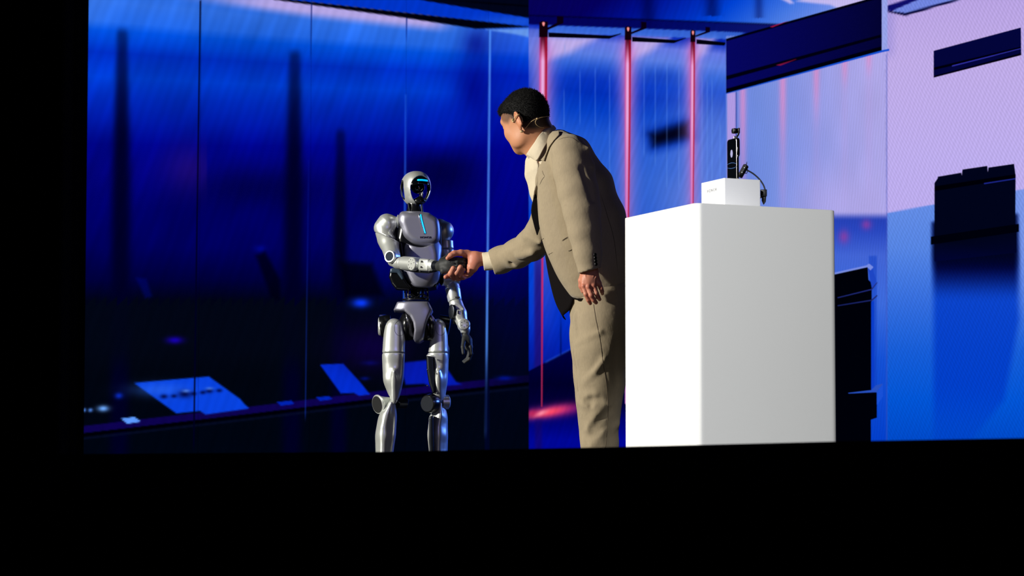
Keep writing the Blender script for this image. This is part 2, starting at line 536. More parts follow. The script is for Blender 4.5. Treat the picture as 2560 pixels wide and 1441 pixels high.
# ================================================================== LED SCREENS
def sm(a, b, x): t = np.clip((x - a) / (b - a), 0, 1); return t * t * (3 - 2 * t)
def gauss(x, y, cx, cy, sx, sy, rot=0.0):
    c, s = math.cos(rot), math.sin(rot); dx, dy = x - cx, y - cy
    return np.exp(-.5 * (((dx * c + dy * s) / sx) ** 2 + ((-dx * s + dy * c) / sy) ** 2))
def ramp(t, stops):
    xs = [s[0] for s in stops]; return np.stack([np.interp(t, xs, [s[1][i] for s in stops]) for i in range(3)], -1)
def mixc(c, col, m):
    m = np.clip(m, 0, 1)[..., None]; return c * (1 - m) + np.asarray(col, float) * m
def pmask(x, y, pts, soft=2.0):
    d = poly2(x.astype(np.float32), y.astype(np.float32), pts); return 1 - sm(-soft, soft, d)
_rng = np.random.RandomState(3)
def vnoise(x, y, s, seed=0):
    r = np.random.RandomState(seed); T = r.rand(64, 64)
    u, w = x / s, y / s; i, j = np.floor(u).astype(int), np.floor(w).astype(int); a, b = u - i, w - j
    a = a * a * (3 - 2 * a); b = b * b * (3 - 2 * b); g = lambda p, q: T[p % 64, q % 64]
    return (g(i, j) * (1 - a) + g(i + 1, j) * a) * (1 - b) + (g(i, j + 1) * (1 - a) + g(i + 1, j + 1) * a) * b

def picture_left(x, y):
    t = y - .105 * (x - 220) * np.clip(1 - y / 420, 0, 1)
    c = ramp(t, [(-60, (40, 105, 225)), (0, (48, 112, 230)), (48, (34, 102, 228)), (72, (2, 78, 216)), (100, (0, 64, 206)), (128, (0, 44, 188)),
                 (190, (0, 58, 202)), (240, (0, 40, 182)), (300, (0, 24, 165)), (360, (0, 4, 138)), (430, (2, 2, 126)), (520, (0, 0, 104)),
                 (620, (0, 0, 88)), (700, (0, 0, 58)), (752, (1, 3, 22)), (900, (1, 4, 14)), (1135, (0, 4, 16)), (1600, (0, 3, 12))])
    c = mixc(c, (60, 120, 230), .5 * (1 - sm(215, 330, x)) * (1 - sm(40, 80, y)))
    c *= (1 + .16 * (vnoise(x, y, 90, 1) - .5) + .10 * (vnoise(x + y * .5, y * .4, 34, 2) - .5))[..., None]
    # darker and lighter patches
    c = mixc(c, (0, 0, 40), .85 * gauss(x, y, 1110, 450, 90, 70) * sm(330, 420, y))
    c = mixc(c, (0, 0, 45), .6 * gauss(x, y, 640, 470, 110, 40))
    c = mixc(c, (0, 6, 130), .85 * gauss(x, y, 1185, 232, 34, 60)); c = mixc(c, (0, 5, 120), .6 * gauss(x, y, 1190, 110, 22, 26))
    c = mixc(c, (0, 30, 180), .5 * gauss(x, y, 1130, 300, 60, 40))
    c = mixc(c, (0, 0, 140), .6 * gauss(x, y, 1130, 590, 110, 90)); c = mixc(c, (0, 2, 150), .55 * gauss(x, y, 1270, 420, 60, 260))
    c = mixc(c, (0, 2, 70), .55 * gauss(x, y, 1290, 760, 50, 90)); c = mixc(c, (0, 8, 130), .45 * gauss(x, y, 930, 640, 60, 70))
    c = mixc(c, (60, 20, 110), .38 * gauss(x, y, 475, 420, 45, 40) * (1 - sm(515, 520, x)))
    # the pale band under the dark roof edge
    lo = np.interp(x, [215, 500, 777, 1000, 1100, 1150], [-30, 4, 42, 66, 76, 72])
    c = mixc(c, (178, 164, 228), (1 - sm(-16, 12, y - lo)) * sm(380, 700, x) * (1 - sm(1060, 1165, x)))
    # roof edge: black band, blue face, black band
    top = .1135 * (x - 736); bot = np.interp(x, [690, 1000, 1190, 1322], [0, 43, 72, 68])
    c = mixc(c, (0, 52, 200), (1 - sm(-1.5, 1.5, y - top)) * sm(690, 700, x)); c = mixc(c, (40, 100, 225), .55 * gauss(x, y, 1290, 55, 70, 12) * (1 - sm(-2, 2, y - top)))
    c = mixc(c, (1, 2, 12), sm(-1.5, 1.5, y - top) * (1 - sm(-2, 2, y - bot)) * sm(680, 690, x))
    t2 = .166 * (x - 1050)
    c = mixc(c, (1, 4, 24), (1 - sm(-1.5, 1.5, y - t2)) * sm(1045, 1060, x))
    c = mixc(c, (0, 0, 6), gauss(x, y, 1250, 10, 80, 1.6, math.atan(.075)))
    c = mixc(c, (100, 150, 235), pmask(x, y, [(1215, 74), (1322, 72), (1322, 93), (1290, 86)], 4))
    # dark blurred columns
    for cx, y0, w, w2 in ((306, 66, 11, 20), (737, 120, 12, 20), (852, 318, 9, 17)):
        ww = w + (w2 - w) * np.clip((y - y0) / 420, 0, 1)
        xc = cx - (y - y0) * .008
        m = np.exp(-.5 * np.abs((x - xc) / ww) ** 3.0) * sm(y0 - 6, y0 + 22, y)
        k = .55 + .45 * np.clip((y - y0) / 260, 0, 1)
        c = mixc(c, (0, 0, 34), m * k * .92)
    c = mixc(c, (0, 0, 12), .8 * pmask(x, y, [(850, 655), (930, 660), (960, 740), (860, 745)], 12))
    c = mixc(c, (0, 0, 12), .7 * pmask(x, y, [(640, 640), (662, 628), (700, 700), (700, 750), (680, 750)], 8))
    c = mixc(c, (0, 10, 150), .35 * pmask(x, y, [(340, 695), (365, 697), (380, 740), (365, 750)], 6))
    # sawtooth roof line
    saw = 742 + 24 * (1 - ((x - 213) % 26.2) / 26.2)
    c = mixc(c, (2, 6, 20), .8 * (1 - sm(-2, 2, saw - y)) * (1 - sm(770, 900, x) * .6) * (1 - sm(860, 960, y)))
    # lit floor patches
    def patch(pts, col, soft=2.0, a=1.0):
        nonlocal c; c = mixc(c, col, a * pmask(x, y, pts, soft))
    strip = np.interp(x, [207, 620, 950, 1322], [1066, 1018, 978, 938])
    c = mixc(c, (16, 2, 92), .8 * sm(-2, 2, y - strip) * (1 - sm(16, 19, y - strip * 1.0)) * (1 - .6 * sm(1150, 1320, x)))
    c = mixc(c, (0, 0, 6), sm(17, 20, y - strip) * (1 - sm(24, 28, y - strip)))
    c = mixc(c, (6, 12, 40), .7 * sm(27, 30, y - strip) * (1 - sm(32, 36, y - strip)))
    patch([(335, 958), (522, 942), (600, 998), (612, 1012), (623, 1022), (514, 1037), (500, 1028), (441, 1034)], (8, 66, 222), 2.5)
    c = mixc(c, (50, 110, 240), .5 * gauss(x, y, 400, 975, 50, 12))
    for cx, cy, r in ((410, 992, 5), (435, 991, 4), (462, 986, 9), (484, 985, 4), (507, 982, 4), (523, 978, 5), (548, 977, 4)):
        c = mixc(c, (0, 5, 60), .9 * gauss(x, y, cx, cy, r * 1.3, r * .75))
    c = mixc(c, (120, 170, 255), .6 * gauss(x, y, 465, 978, 7, 2.5) + .5 * gauss(x, y, 524, 972, 7, 2.5))
    patch([(800, 912), (858, 910), (900, 956), (925, 987), (898, 990), (885, 983), (852, 984)], (2, 44, 208), 2)
    patch([(1000, 908), (1100, 898), (1140, 955), (1155, 962), (1080, 968), (1060, 960), (1014, 962)], (4, 26, 176), 3)
    patch([(302, 1047), (336, 1043), (353, 1055), (318, 1060)], (92, 152, 252), 1.6)
    patch([(692, 1006), (728, 1002), (736, 1011), (702, 1015)], (0, 34, 176), 1.6)
    patch([(790, 994), (822, 991), (832, 999), (800, 1003)], (0, 34, 176), 1.6)
    for cx, cy, sx, sy, col, a in ((258, 1022, 10, 5, (110, 170, 255), 1), (226, 1026, 4, 3, (90, 150, 255), .9), (211, 1026, 3, 3, (90, 150, 255), .9),
                                   (297, 990, 7, 5, (10, 50, 220), .8), (902, 758, 15, 8, (10, 60, 255), 1), (437, 851, 14, 6, (24, 0, 190), .9),
                                   (1262, 946, 14, 4, (0, 20, 150), .8), (912, 947, 8, 3, (0, 20, 150), .7), (650, 622, 10, 6, (0, 10, 170), .5),
                                   (930, 870, 60, 40, (14, 0, 70), .7), (925, 908, 14, 4, (10, 10, 120), .6)):
        c = mixc(c, col, a * gauss(x, y, cx, cy, sx, sy))
    # panel joints
    def vline(x0, x1, y0, y1, w, col, a0, a1):
        nonlocal c
        xc = x0 + (x1 - x0) * (y - 0) / 1135.0
        m = np.exp(-.5 * np.abs((x - xc) / w) ** 3) * sm(y0 - 2, y0 + 4, y) * (1 - sm(y1 - 30, y1, y))
        c = mixc(c, col, m * np.interp(y, [y0, y1], [a0, a1]))
    vline(501, 484, 0, 1135, 1.7, (0, 0, 30), .85, .9)
    vline(779, 762, 6, 160, 1.5, (0, 20, 110), .8, .3); vline(777, 762, 400, 1060, 1.3, (20, 60, 200), .1, .5)
    vline(1017, 1008, 44, 115, 1.5, (0, 30, 130), .8, .3); vline(1016, 1008, 235, 850, 2.3, (42, 110, 250), .35, .95)
    vline(1226, 1214, 74, 1105, 2.4, (84, 150, 255), .75, .9)
    c = mixc(c, (0, 5, 40), .85 * (np.abs(x - 1218) < 6) * sm(830, 1000, y))
    return c

def picture_right(x, y):
    # ---- bay with the red tubes
    sh = (x - 1322) * .10
    c = ramp(y - sh, [(0, (6, 4, 92)), (60, (10, 40, 180)), (88, (100, 120, 225)), (120, (92, 126, 226)), (150, (48, 100, 216)), (185, (8, 60, 200)),
                      (215, (0, 48, 186)), (260, (4, 62, 196)), (320, (30, 86, 208)), (420, (44, 96, 208)), (560, (44, 92, 206)),
                      (640, (4, 66, 206)), (800, (0, 44, 192)), (870, (0, 30, 170)), (940, (0, 22, 140)), (1135, (0, 20, 150))])
    c = mixc(c, (98, 128, 220), .75 * sm(1560, 1800, x) * sm(130, 330, y) * (1 - sm(560, 700, y)))
    c = mixc(c, (96, 124, 216), .5 * sm(1620, 1720, x) * sm(420, 500, y))
    for k, (a, b) in enumerate(((1372, 1552), (1580, 1718), (1742, 1812))):       # pale fan at each bay's top
        m = pmask(x, y, [(a - 4, 92), (b - (b - a) * .32, 94), (b - (b - a) * .5, 112), (a + (b - a) * .3, 132), (a - 4, 150)], 14)
        c = mixc(c, (196, 176, 232), m * .9)
    c = mixc(c, (2, 34, 170), .40 * gauss(x, y, 1485, 195, 60, 26)); c = mixc(c, (4, 40, 170), .45 * gauss(x, y, 1650, 192, 45, 16))
    # the dark tilted blot
    d = poly2(x.astype(np.float32), y.astype(np.float32), [(1626, 336), (1722, 306), (1724, 342), (1634, 364)])
    c = mixc(c, (4, 48, 168), 1 - sm(-4, 34, d)); c = mixc(c, (1, 3, 28), 1 - sm(-14, 16, d))
    # fine vertical joints
    for xx, y0, y1 in ((1410, 215, 330), (1450, 170, 320), (1488, 160, 330), (1524, 175, 460), (1412, 100, 140), (1610, 160, 400), (1638, 160, 420), (1667, 150, 480),
                       (1697, 160, 480), (1780, 190, 500), (1768, 190, 500), (1755, 180, 460), (1524, 450, 540), (1800, 300, 480), (1540, 470, 560)):
        c = mixc(c, (110, 160, 245), .34 * np.exp(-.5 * ((x - xx) / .9) ** 2) * sm(y0, y0 + 20, y) * (1 - sm(y1 - 20, y1, y)))
    # glow round the tubes
    for xx, w, y1 in ((1358, 22, 1000), (1569, 19, 640), (1731, 16, 640)):
        v = np.interp(y, [80, 130, 230, 330, 520, 640, 1000], [.0, .62, .58, .42, .30, .22, .22])
        c = mixc(c, (205, 140, 222), v * np.exp(-.5 * ((x - xx) / w) ** 2) * (1 - sm(640, 900, y) * .9))
        c = mixc(c, (225, 90, 150), .8 * v * np.exp(-.5 * ((x - xx) / (w * .5)) ** 2) * (1 - sm(560, 700, y)))
    c = mixc(c, (30, 12, 110), .75 * np.exp(-.5 * ((x - 1346) / 9.0) ** 4) * sm(560, 700, y))
    # left return strip
    c = mixc(c, (0, 62, 208), sm(440, 560, y) * (1 - sm(1332, 1336, x)) * (1 - sm(620, 900, y)))
    c = mixc(c, (90, 110, 214), .7 * pmask(x, y, [(1322, 72), (1349, 73), (1349, 92), (1322, 93)], 2) + .45 * pmask(x, y, [(1322, 92), (1350, 92), (1350, 220), (1322, 260)], 20))
    # sill and floor under the window
    line = 928 - .52 * (x - 1322)
    fl = sm(-1.5, 1.5, y - line) * (1 - sm(1445, 1560, x) * 0)
    base = ramp(y, [(860, (0, 0, 70)), (960, (0, 0, 40)), (1010, (2, 0, 52)), (1050, (0, 2, 110)), (1100, (0, 6, 150)), (1200, (0, 8, 150))])
    m = fl[..., None]; c = c * (1 - m) + base * m
    c = mixc(c, (40, 90, 220), .5 * np.exp(-.5 * ((y - line) / 2.0) ** 2) * sm(1360, 1366, x))
    c = mixc(c, (0, 6, 60), .8 * np.exp(-.5 * ((x - 1402) / 1.2) ** 2) * (1 - sm(0, 2, y - line)) * sm(760, 860, y))
    c = mixc(c, (160, 30, 130), .9 * gauss(x, y, 1395, 1027, 45, 11, -.12)); c = mixc(c, (250, 70, 100), 1.0 * gauss(x, y, 1372, 1031, 34, 8, -.22))
    c = mixc(c, (255, 150, 170), .9 * gauss(x, y, 1352, 1034, 13, 4, -.35)); c = mixc(c, (200, 40, 90), .8 * gauss(x, y, 1330, 1034, 10, 7, -.3))
    c = mixc(c, (20, 6, 100), .6 * np.exp(-.5 * ((x - 1346) / 8.0) ** 4) * sm(1040, 1060, y))
    # ceiling
    ceil_lo = 61 + (x - 1322) * .036
    up = 1 - sm(-1.5, 1.5, y - ceil_lo)
    cc = ramp(x + y * 1.2, [(1322, (6, 2, 84)), (1500, (4, 0, 92)), (1620, (0, 14, 140)), (1760, (0, 44, 186)), (1840, (0, 66, 212)), (2000, (70, 120, 226)), (2200, (150, 160, 235))])
    cc = mixc(cc, (0, 0, 60), .55 * np.exp(-.5 * ((x - 1620) / 14) ** 2) + .55 * np.exp(-.5 * ((x - 1780) / 13) ** 2) * (y < 40) + .4 * np.exp(-.5 * ((x - 1897) / 8) ** 2) * (y < 45))
    lip = ceil_lo - 22
    cc = mixc(cc, (1, 0, 40), .9 * np.exp(-.5 * ((y - lip) / 1.6) ** 2)); cc = mixc(cc, (2, 2, 84), .85 * sm(0, 2, y - lip))
    for q in ([(1880, -40), (1935, -40), (1985, 8), (1975, 9)], [(1990, 3), (2100, -30), (2300, -40), (2115, 30), (2075, 12)]):
        cc = mixc(cc, (206, 190, 240), .9 * pmask(x, y, q, 4))
    m = up[..., None]; c = c * (1 - m) + cc * m
    c = mixc(c, (66, 120, 226), .75 * sm(0, 2, y - ceil_lo) * (1 - sm(18, 20, y - ceil_lo)) * sm(1370, 1372, x) * (1 - sm(1850, 1870, x)))
    # ---- middle bay
    b = sm(1813.5, 1816, x)
    d = ramp(x - (y - 230) * .12, [(1815, (104, 132, 220)), (1900, (116, 142, 224)), (2000, (138, 150, 226)), (2100, (160, 160, 228)), (2230, (178, 168, 230))])
    d = mixc(d, (178, 168, 232), sm(360, 520, y) * sm(1900, 2100, x) * .8)
    d *= (1 + .04 * (vnoise(x, y * .35, 30, 9) - .5))[..., None]
    for xx, yb, a in ((1857, 228, .7), (1957, 200, .75), (2041, 172, .7), (2112, 150, .65), (2172, 138, .6)):
        Ls = {1857: 300, 1957: 240, 2041: 170, 2112: 90, 2172: 70}[xx]
        d = mixc(d, (226, 138, 196), a * .95 * np.exp(-.5 * ((x - xx) / 5.5) ** 2) * (1 - sm(0, Ls, y - yb)))
        d = mixc(d, (210, 150, 214), (.30 if xx < 2000 else .10) * np.exp(-.5 * ((x - xx) / 7.0) ** 2) * (1 - sm(200, 420, y - yb)))
    d = mixc(d, (178, 154, 226), .95 * sm(1817, 1819, x) * (1 - sm(1838, 1840, x)) * sm(228, 234, y)); d = mixc(d, (30, 50, 140), .9 * np.exp(-.5 * ((x - 1840.5) / 1.0) ** 2) * sm(228, 232, y))
    lowm = sm(528, 552, y + (x - 2190) * .0)
    low = ramp(y, [(540, (36, 62, 178)), (575, (40, 70, 190)), (640, (66, 100, 212)), (760, (60, 106, 220)), (900, (20, 80, 212)), (1135, (0, 60, 200))])
    low = mixc(low, (150, 60, 160), .7 * gauss(x, y, 2110, 592, 9, 12) + .7 * gauss(x, y, 2166, 562, 9, 9))
    low = mixc(low, (14, 60, 190), .5 * pmask(x, y, [(2172, 640), (2192, 640), (2192, 980), (2178, 985)], 2)); 
    m = lowm[..., None]; d = d * (1 - m) + low * m
    # room above the beam
    beam_top = 100 - (x - 1815) * .277
    upb = 1 - sm(-1, 1, y - beam_top)
    m = (b * (1 - upb * (y < 90)))[..., None]; c = c * (1 - m) + d * m
    # lit post at the right of the beam
    c = mixc(c, (150, 162, 232), pmask(x, y, [(2203, -40), (2221, -40), (2221, 128), (2203, 128)], 1.5))
    c = mixc(c, (170, 165, 232), sm(2200, 2203, x) * (1 - sm(2212, 2214, x)) * sm(128, 131, y) * (1 - sm(520, 530, y)) * .5)
    c = mixc(c, (70, 84, 180), .5 * np.exp(-.5 * ((x - 2217.5) / 1.6) ** 2) * sm(128, 140, y))
    # ---- right bay
    e = ramp(y, [(-100, (176, 156, 222)), (0, (184, 162, 226)), (150, (190, 170, 230)), (400, (188, 172, 236)), (600, (186, 170, 236))])
    e = mixc(e, (150, 140, 215), .5 * (1 - sm(2221, 2250, x)) * (1 - sm(120, 160, y)))
    bl = 533 - (x - 2213) * .171
    lw = ramp(y, [(470, (104, 142, 228)), (620, (86, 132, 226)), (760, (52, 108, 220)), (880, (22, 92, 214)), (1000, (2, 84, 212)), (1135, (0, 70, 196))])
    lw = mixc(lw, (150, 160, 232), .6 * gauss(x, y, 2480, 480, 200, 60) * 0 + .45 * sm(2520, 2560, x) * (1 - sm(600, 900, y)))
    ss = pmask(x, y, [(2334, 560), (2540, 540), (2548, 800), (2510, 1000), (2430, 1100), (2334, 1140)], 12)
    lw = mixc(lw, (0, 56, 196), .8 * ss * (1 - .6 * sm(950, 1120, y))); lw = mixc(lw, (1, 4, 60), ss * (1 - sm(655, 760, y)))
    lw = mixc(lw, (1, 4, 30), ss * (1 - sm(630, 690, y)))
    m = sm(-1.2, 1.2, y - bl)[..., None]; e = e * (1 - m) + lw * m
    c2 = sm(2217, 2220, x)[..., None] * np.where(y < 0, 1, 1)[..., None]
    c = c * (1 - c2) + e * c2
    # dark ledge at the top right
    c = mixc(c, (112, 132, 222), pmask(x, y, [(2221, 20), (2291, -2), (2420, -20), (2400, 0), (2262, 36), (2240, 32)], 1.5))
    c = mixc(c, (14, 12, 104), pmask(x, y, [(2219, 13), (2291, -8), (2330, -16), (2302, -4), (2228, 28), (2219, 26)], 1.5))
    c = mixc(c, (5, 5, 58), pmask(x, y, [(2219, 27), (2262, 32), (2395, -3), (2460, -20), (2420, -6), (2264, 40), (2219, 30)], 1.2))
    return np.clip(c, 0, 255)

def screen_mat(name, angle, period, amp, angle2=None, amp2=0.0):
    """light-emitting wall: the picture times the fine interference stripes of its diode rows"""
    m = bpy.data.materials.new(name); m.use_nodes = True; nt = m.node_tree; nt.nodes.clear(); N = nt.nodes.new; L = nt.links.new
    out = N('ShaderNodeOutputMaterial'); em = N('ShaderNodeEmission'); at = N('ShaderNodeAttribute'); at.attribute_name = 'Col'
    uv = N('ShaderNodeUVMap'); uv.uv_map = 'UVMap'
    fac = None
    for an, pe, am, ds in ((angle, period, amp, 1.4), (angle2 if angle2 is not None else angle + .35, period * 1.9, amp2, 3.0)):
        mp = N('ShaderNodeMapping'); mp.inputs['Rotation'].default_value = (0, 0, an); L(uv.outputs['UV'], mp.inputs['Vector'])
        w = N('ShaderNodeTexWave'); w.wave_type = 'BANDS'; w.bands_direction = 'X'; w.inputs['Scale'].default_value = .314 / pe
        w.inputs['Distortion'].default_value = ds; w.inputs['Detail'].default_value = 2; w.inputs['Detail Scale'].default_value = 1.2
        L(mp.outputs['Vector'], w.inputs['Vector'])
        mr = N('ShaderNodeMapRange'); mr.inputs['To Min'].default_value = 1 - am; mr.inputs['To Max'].default_value = 1 + am
        L(w.outputs['Fac'], mr.inputs['Value'])
        if fac is None: fac = mr.outputs['Result']
        else:
            mu = N('ShaderNodeMath'); mu.operation = 'MULTIPLY'; L(fac, mu.inputs[0]); L(mr.outputs['Result'], mu.inputs[1]); fac = mu.outputs[0]
    L(at.outputs['Color'], em.inputs['Color']); L(fac, em.inputs['Strength']); L(em.outputs[0], out.inputs['Surface'])
    m.cycles.emission_sampling = 'NONE'
    return m

class Wall:
    """upright plane through two floor points given by (pixel x, depth)"""
    def __init__(s, px0, D0, px1, D1):
        a, b = P(px0, 700, D0), P(px1, 700, D1); s.a = np.array([a[0], a[1], 0]); s.b = np.array([b[0], b[1], 0])
        s.d = nrm(s.b - s.a); s.n = np.array([s.d[1], -s.d[0], 0])      # towards the hall
        s.L = np.linalg.norm(s.b - s.a)
    def at(s, px, py, off=0.0):
        e = np.array([0, 0, CAMZ]); r = P(px, py, 10.0) - e
        o = s.a + s.n * off; t = np.dot(o - e, s.n) / np.dot(r, s.n); return e + r * t
    def u(s, px): return np.dot(s.at(px, 700) - s.a, s.d)

def screen_panel(name, wall, u0, u1, z0, z1, pic, m, parent, fine=()):
    """one cabinet column of the screen: emitting face with its own picture part, and its edges"""
    nu = max(6, int((u1 - u0) / .0085)); us = list(np.linspace(u0, u1, nu))
    for px in fine:
        c = wall.u(px)
        us += [c + k * .0018 for k in range(-5, 6)]
    us = np.unique(np.clip(us, u0, u1)); zs = np.concatenate([np.arange(z0, .30, .05), np.arange(.30, z1, .0085), [z1]])
    U, Z = np.meshgrid(us, zs, indexing='ij')
    pts = wall.a + wall.d * U[..., None] + np.array([0, 0, 1.0]) * Z[..., None]
    px, py = PX(pts); col = lin(pic(px, py))
    nv, nz = len(us), len(zs)
    v = pts.reshape(-1, 3); i, j = np.meshgrid(np.arange(nv - 1), np.arange(nz - 1), indexing='ij'); a = (i * nz + j).ravel()
    f = np.stack([a, a + nz, a + nz + 1, a + 1], 1)
    me = mesh_np(v, f, smooth=False); set_col(me, col.reshape(-1, 3))
    uvl = me.uv_layers.new(name='UVMap'); ucoord = np.stack([U.ravel(), Z.ravel()], 1)[f.ravel()].astype(np.float32)
    uvl.data.foreach_set('uv', ucoord.ravel())
    return add(name, me, m, parent)

M_L = screen_mat('screen_picture_left', math.radians(27), .085, .035, math.radians(33), .03)
M_A = screen_mat('screen_picture_middle', math.radians(22), .045, .035, math.radians(28), .03)
M_B = screen_mat('screen_picture_inner_right', math.radians(8), .021, .10, math.radians(14), .06)
M_C = screen_mat('screen_picture_outer_right', math.radians(-40), .022, .085, math.radians(30), .04)
ZT = 4.75
WL = Wall(214, 19.6, 1322, 24.0); WA = Wall(1322, 24.0, 1815, 23.0); WB = Wall(1815, 23.0, 2217, 20.4); WC = Wall(2217, 20.4, 2760, 18.6)

def screen(wall, cuts, pic, m, label, fine=()):
    base = (wall.a + wall.b) / 2
    t = thing('led_screen', base, label, 'screen')
    t.location = Vector(base)
    us = [0] + [wall.u(c) for c in cuts] + [wall.L]
    for i in range(len(us) - 1):
        screen_panel('led_panel', wall, us[i] + (.0 if i == 0 else .0012), us[i + 1] - (.0 if i == len(us) - 2 else .0012), 0.0, ZT, pic, m, t, fine)
    c = base - wall.n * .09 + np.array([0, 0, ZT / 2])
    add('housing', box_me(c, (wall.L / 2 - .34, .045, ZT / 2), 0, (wall.d, -wall.n, (0, 0, 1))), MAT['black'], t)
    return t
SL = screen(WL, (498, 775, 1014, 1221), picture_left, M_L, 'wide deep blue led screen filling the left half behind the robot', (485, 490, 495, 500, 762, 768, 777, 1010, 1015, 1217, 1222, 1226))
SA = screen(WA, (), picture_right, M_A, 'blue led screen with three red light tubes behind the man', (1410, 1412, 1450, 1488, 1524, 1540, 1610, 1638, 1667, 1697, 1755, 1768, 1780, 1800))
SB = screen(WB, (), picture_right, M_B, 'pale blue led screen under a dark slanted beam, behind the white podium', (1840, 2203, 2217))
SCR = screen(WC, (), picture_right, M_C, 'lilac to blue led screen at the right edge with two dark plates', (2222,))

def glow_mat(name):
    m = bpy.data.materials.new(name); m.use_nodes = True; nt = m.node_tree; nt.nodes.clear()
    out = nt.nodes.new('ShaderNodeOutputMaterial'); em = nt.nodes.new('ShaderNodeEmission'); at = nt.nodes.new('ShaderNodeAttribute'); at.attribute_name = 'Col'
    n = nt.nodes.new('ShaderNodeTexNoise'); n.inputs['Scale'].default_value = 30
    mr = nt.nodes.new('ShaderNodeMapRange'); mr.inputs['To Min'].default_value = .9; mr.inputs['To Max'].default_value = 1.1
    nt.links.new(n.outputs['Fac'], mr.inputs['Value']); nt.links.new(mr.outputs['Result'], em.inputs['Strength'])
    nt.links.new(at.outputs['Color'], em.inputs['Color']); nt.links.new(em.outputs[0], out.inputs['Surface'])
    m.cycles.emission_sampling = 'NONE'; return m
GLOW = glow_mat('screen_picture_detail')

def shown(name, wall, poly, col, parent, off=.006, label=None, thick=.004, grad=None):
    """one element of the picture on a screen, a thin flat lit piece on its face"""
    pts = [wall.at(a, b, off + thick) for a, b in poly]
    me = prism_me(pts, -wall.n * thick)
    n = len(me.vertices); co = np.empty(n * 3, np.float32); me.vertices.foreach_get('co', co); px, py = PX(co.reshape(-1, 3))
    cc = np.tile(np.asarray(col, float), (n, 1)) if grad is None else grad(px, py)
    set_col(me, lin(np.clip(cc, 0, 255)))
    return add(name, me, GLOW, parent, label)

# beam above the white box
bt = lambda x: 100 - (x - 1815) * .277
bm_ = shown('beam', WB, [(1815, 100), (2203, -8), (2203, 124), (1815, 231)], (5, 4, 74), SB, label='dark navy slanted beam', grad=lambda x, y: np.stack([6 - 3 * sm(1815, 2203, x), 6 - 3 * sm(1815, 2203, x), 96 - 46 * sm(1815, 2203, x)], -1))
shown('beam_line', WB, [(1815, 190), (2203, 86), (2203, 93), (1815, 200)], (1, 1, 16), bm_, .012)
shown('beam_line', WB, [(1815, 222), (2203, 116), (2203, 126), (1815, 233)], (0, 0, 10), bm_, .012)
shown('beam_line', WB, [(1815, 97), (2203, -12), (2203, -6), (1815, 103)], (0, 0, 18), bm_, .012)
shown('beam_glint', WB, [(1925, 67), (1965, 54), (1970, 52), (1930, 68)], (150, 20, 70), bm_, .018)
shown('beam_glint', WB, [(1940, 163), (1975, 153), (1990, 148), (1950, 164)], (120, 20, 60), bm_, .018)
shown('beam_edge', WB, [(1815, 233), (2203, 126), (2222, 122), (2222, 127), (2203, 131), (1815, 235)], (20, 80, 210), bm_, .008)
# dark tower below, right of the podium
tw = shown('tower', WB, [(2060, 690), (2168, 668), (2170, 700), (2178, 708), (2178, 980), (2191, 982), (2191, 1045), (2176, 1050), (2176, 1330), (2060, 1330)], (0, 1, 8), SB, label='black stepped tower')
shown('tower_ledge', WB, [(2060, 688), (2166, 664), (2172, 660), (2182, 668), (2176, 676), (2168, 668), (2060, 692)], (120, 140, 226), tw, .010)
shown('tower_ledge', WB, [(2094, 744), (2178, 723), (2192, 706), (2192, 708), (2179, 725), (2094, 745.5)], (34, 44, 120), tw, .012)
shown('tower_ledge', WB, [(2094, 764), (2178, 750), (2192, 738), (2192, 741), (2180, 752), (2094, 765.5)], (30, 40, 110), tw, .012)
shown('tower_side', WB, [(2178, 755), (2184, 752), (2184, 968), (2178, 978)], (10, 60, 200), tw, .010)
shown('tower_side', WB, [(2170, 672), (2180, 672), (2190, 704), (2180, 722)], (30, 70, 196), tw, .008)
shown('tower_ledge', WB, [(2120, 983), (2178, 976), (2190, 964), (2206, 960), (2192, 978), (2192, 981), (2122, 984.5)], (40, 80, 190), tw, .012)
shown('tower_side', WB, [(2192, 982), (2206, 962), (2206, 992), (2192, 1012)], (24, 80, 214), tw, .010)
# right screen: two dark plates
pl = shown('dark_plate', WC, [(2334, 127), (2551, 69), (2552, 136), (2334, 193)], (3, 5, 58), SCR, label='upper dark plate')
shown('plate_line', WC, [(2334, 169), (2551, 117), (2551, 124), (2334, 175)], (0, 0, 10), pl, .012)
shown('plate_line', WC, [(2334, 190), (2552, 133), (2552, 138), (2334, 194)], (0, 0, 8), pl, .012)
shown('plate_line', WC, [(2380, 164), (2551, 121), (2551, 122.5), (2380, 166)], (50, 50, 170), pl, .014)
bk = shown('dark_plate', WC, [(2336, 458), (2344, 446), (2344, 442), (2402, 432), (2404, 443), (2406, 424), (2467, 415), (2469, 436), (2471, 419), (2534, 410), (2538, 440), (2537, 572), (2336, 600)], (1, 4, 26), SCR, label='lower dark plate with notched top')
shown('plate_body', WC, [(2336, 596), (2540, 566), (2540, 632), (2336, 654)], (1, 4, 24), bk, .002, thick=.004, grad=lambda x, y: np.stack([1 + 0 * x, 4 + 0 * x, 20 + 30 * sm(600, 655, y)], -1))
shown('plate_line', WC, [(2336, 466), (2538, 436), (2538, 446), (2336, 478)], (0, 0, 6), bk, .012)
shown('plate_line', WC, [(2460, 458), (2538, 446), (2538, 448), (2460, 460.5)], (30, 40, 140), bk, .014)
shown('plate_sill', WC, [(2327, 592), (2546, 560), (2546, 580), (2327, 612)], (0, 1, 10), bk, .016)
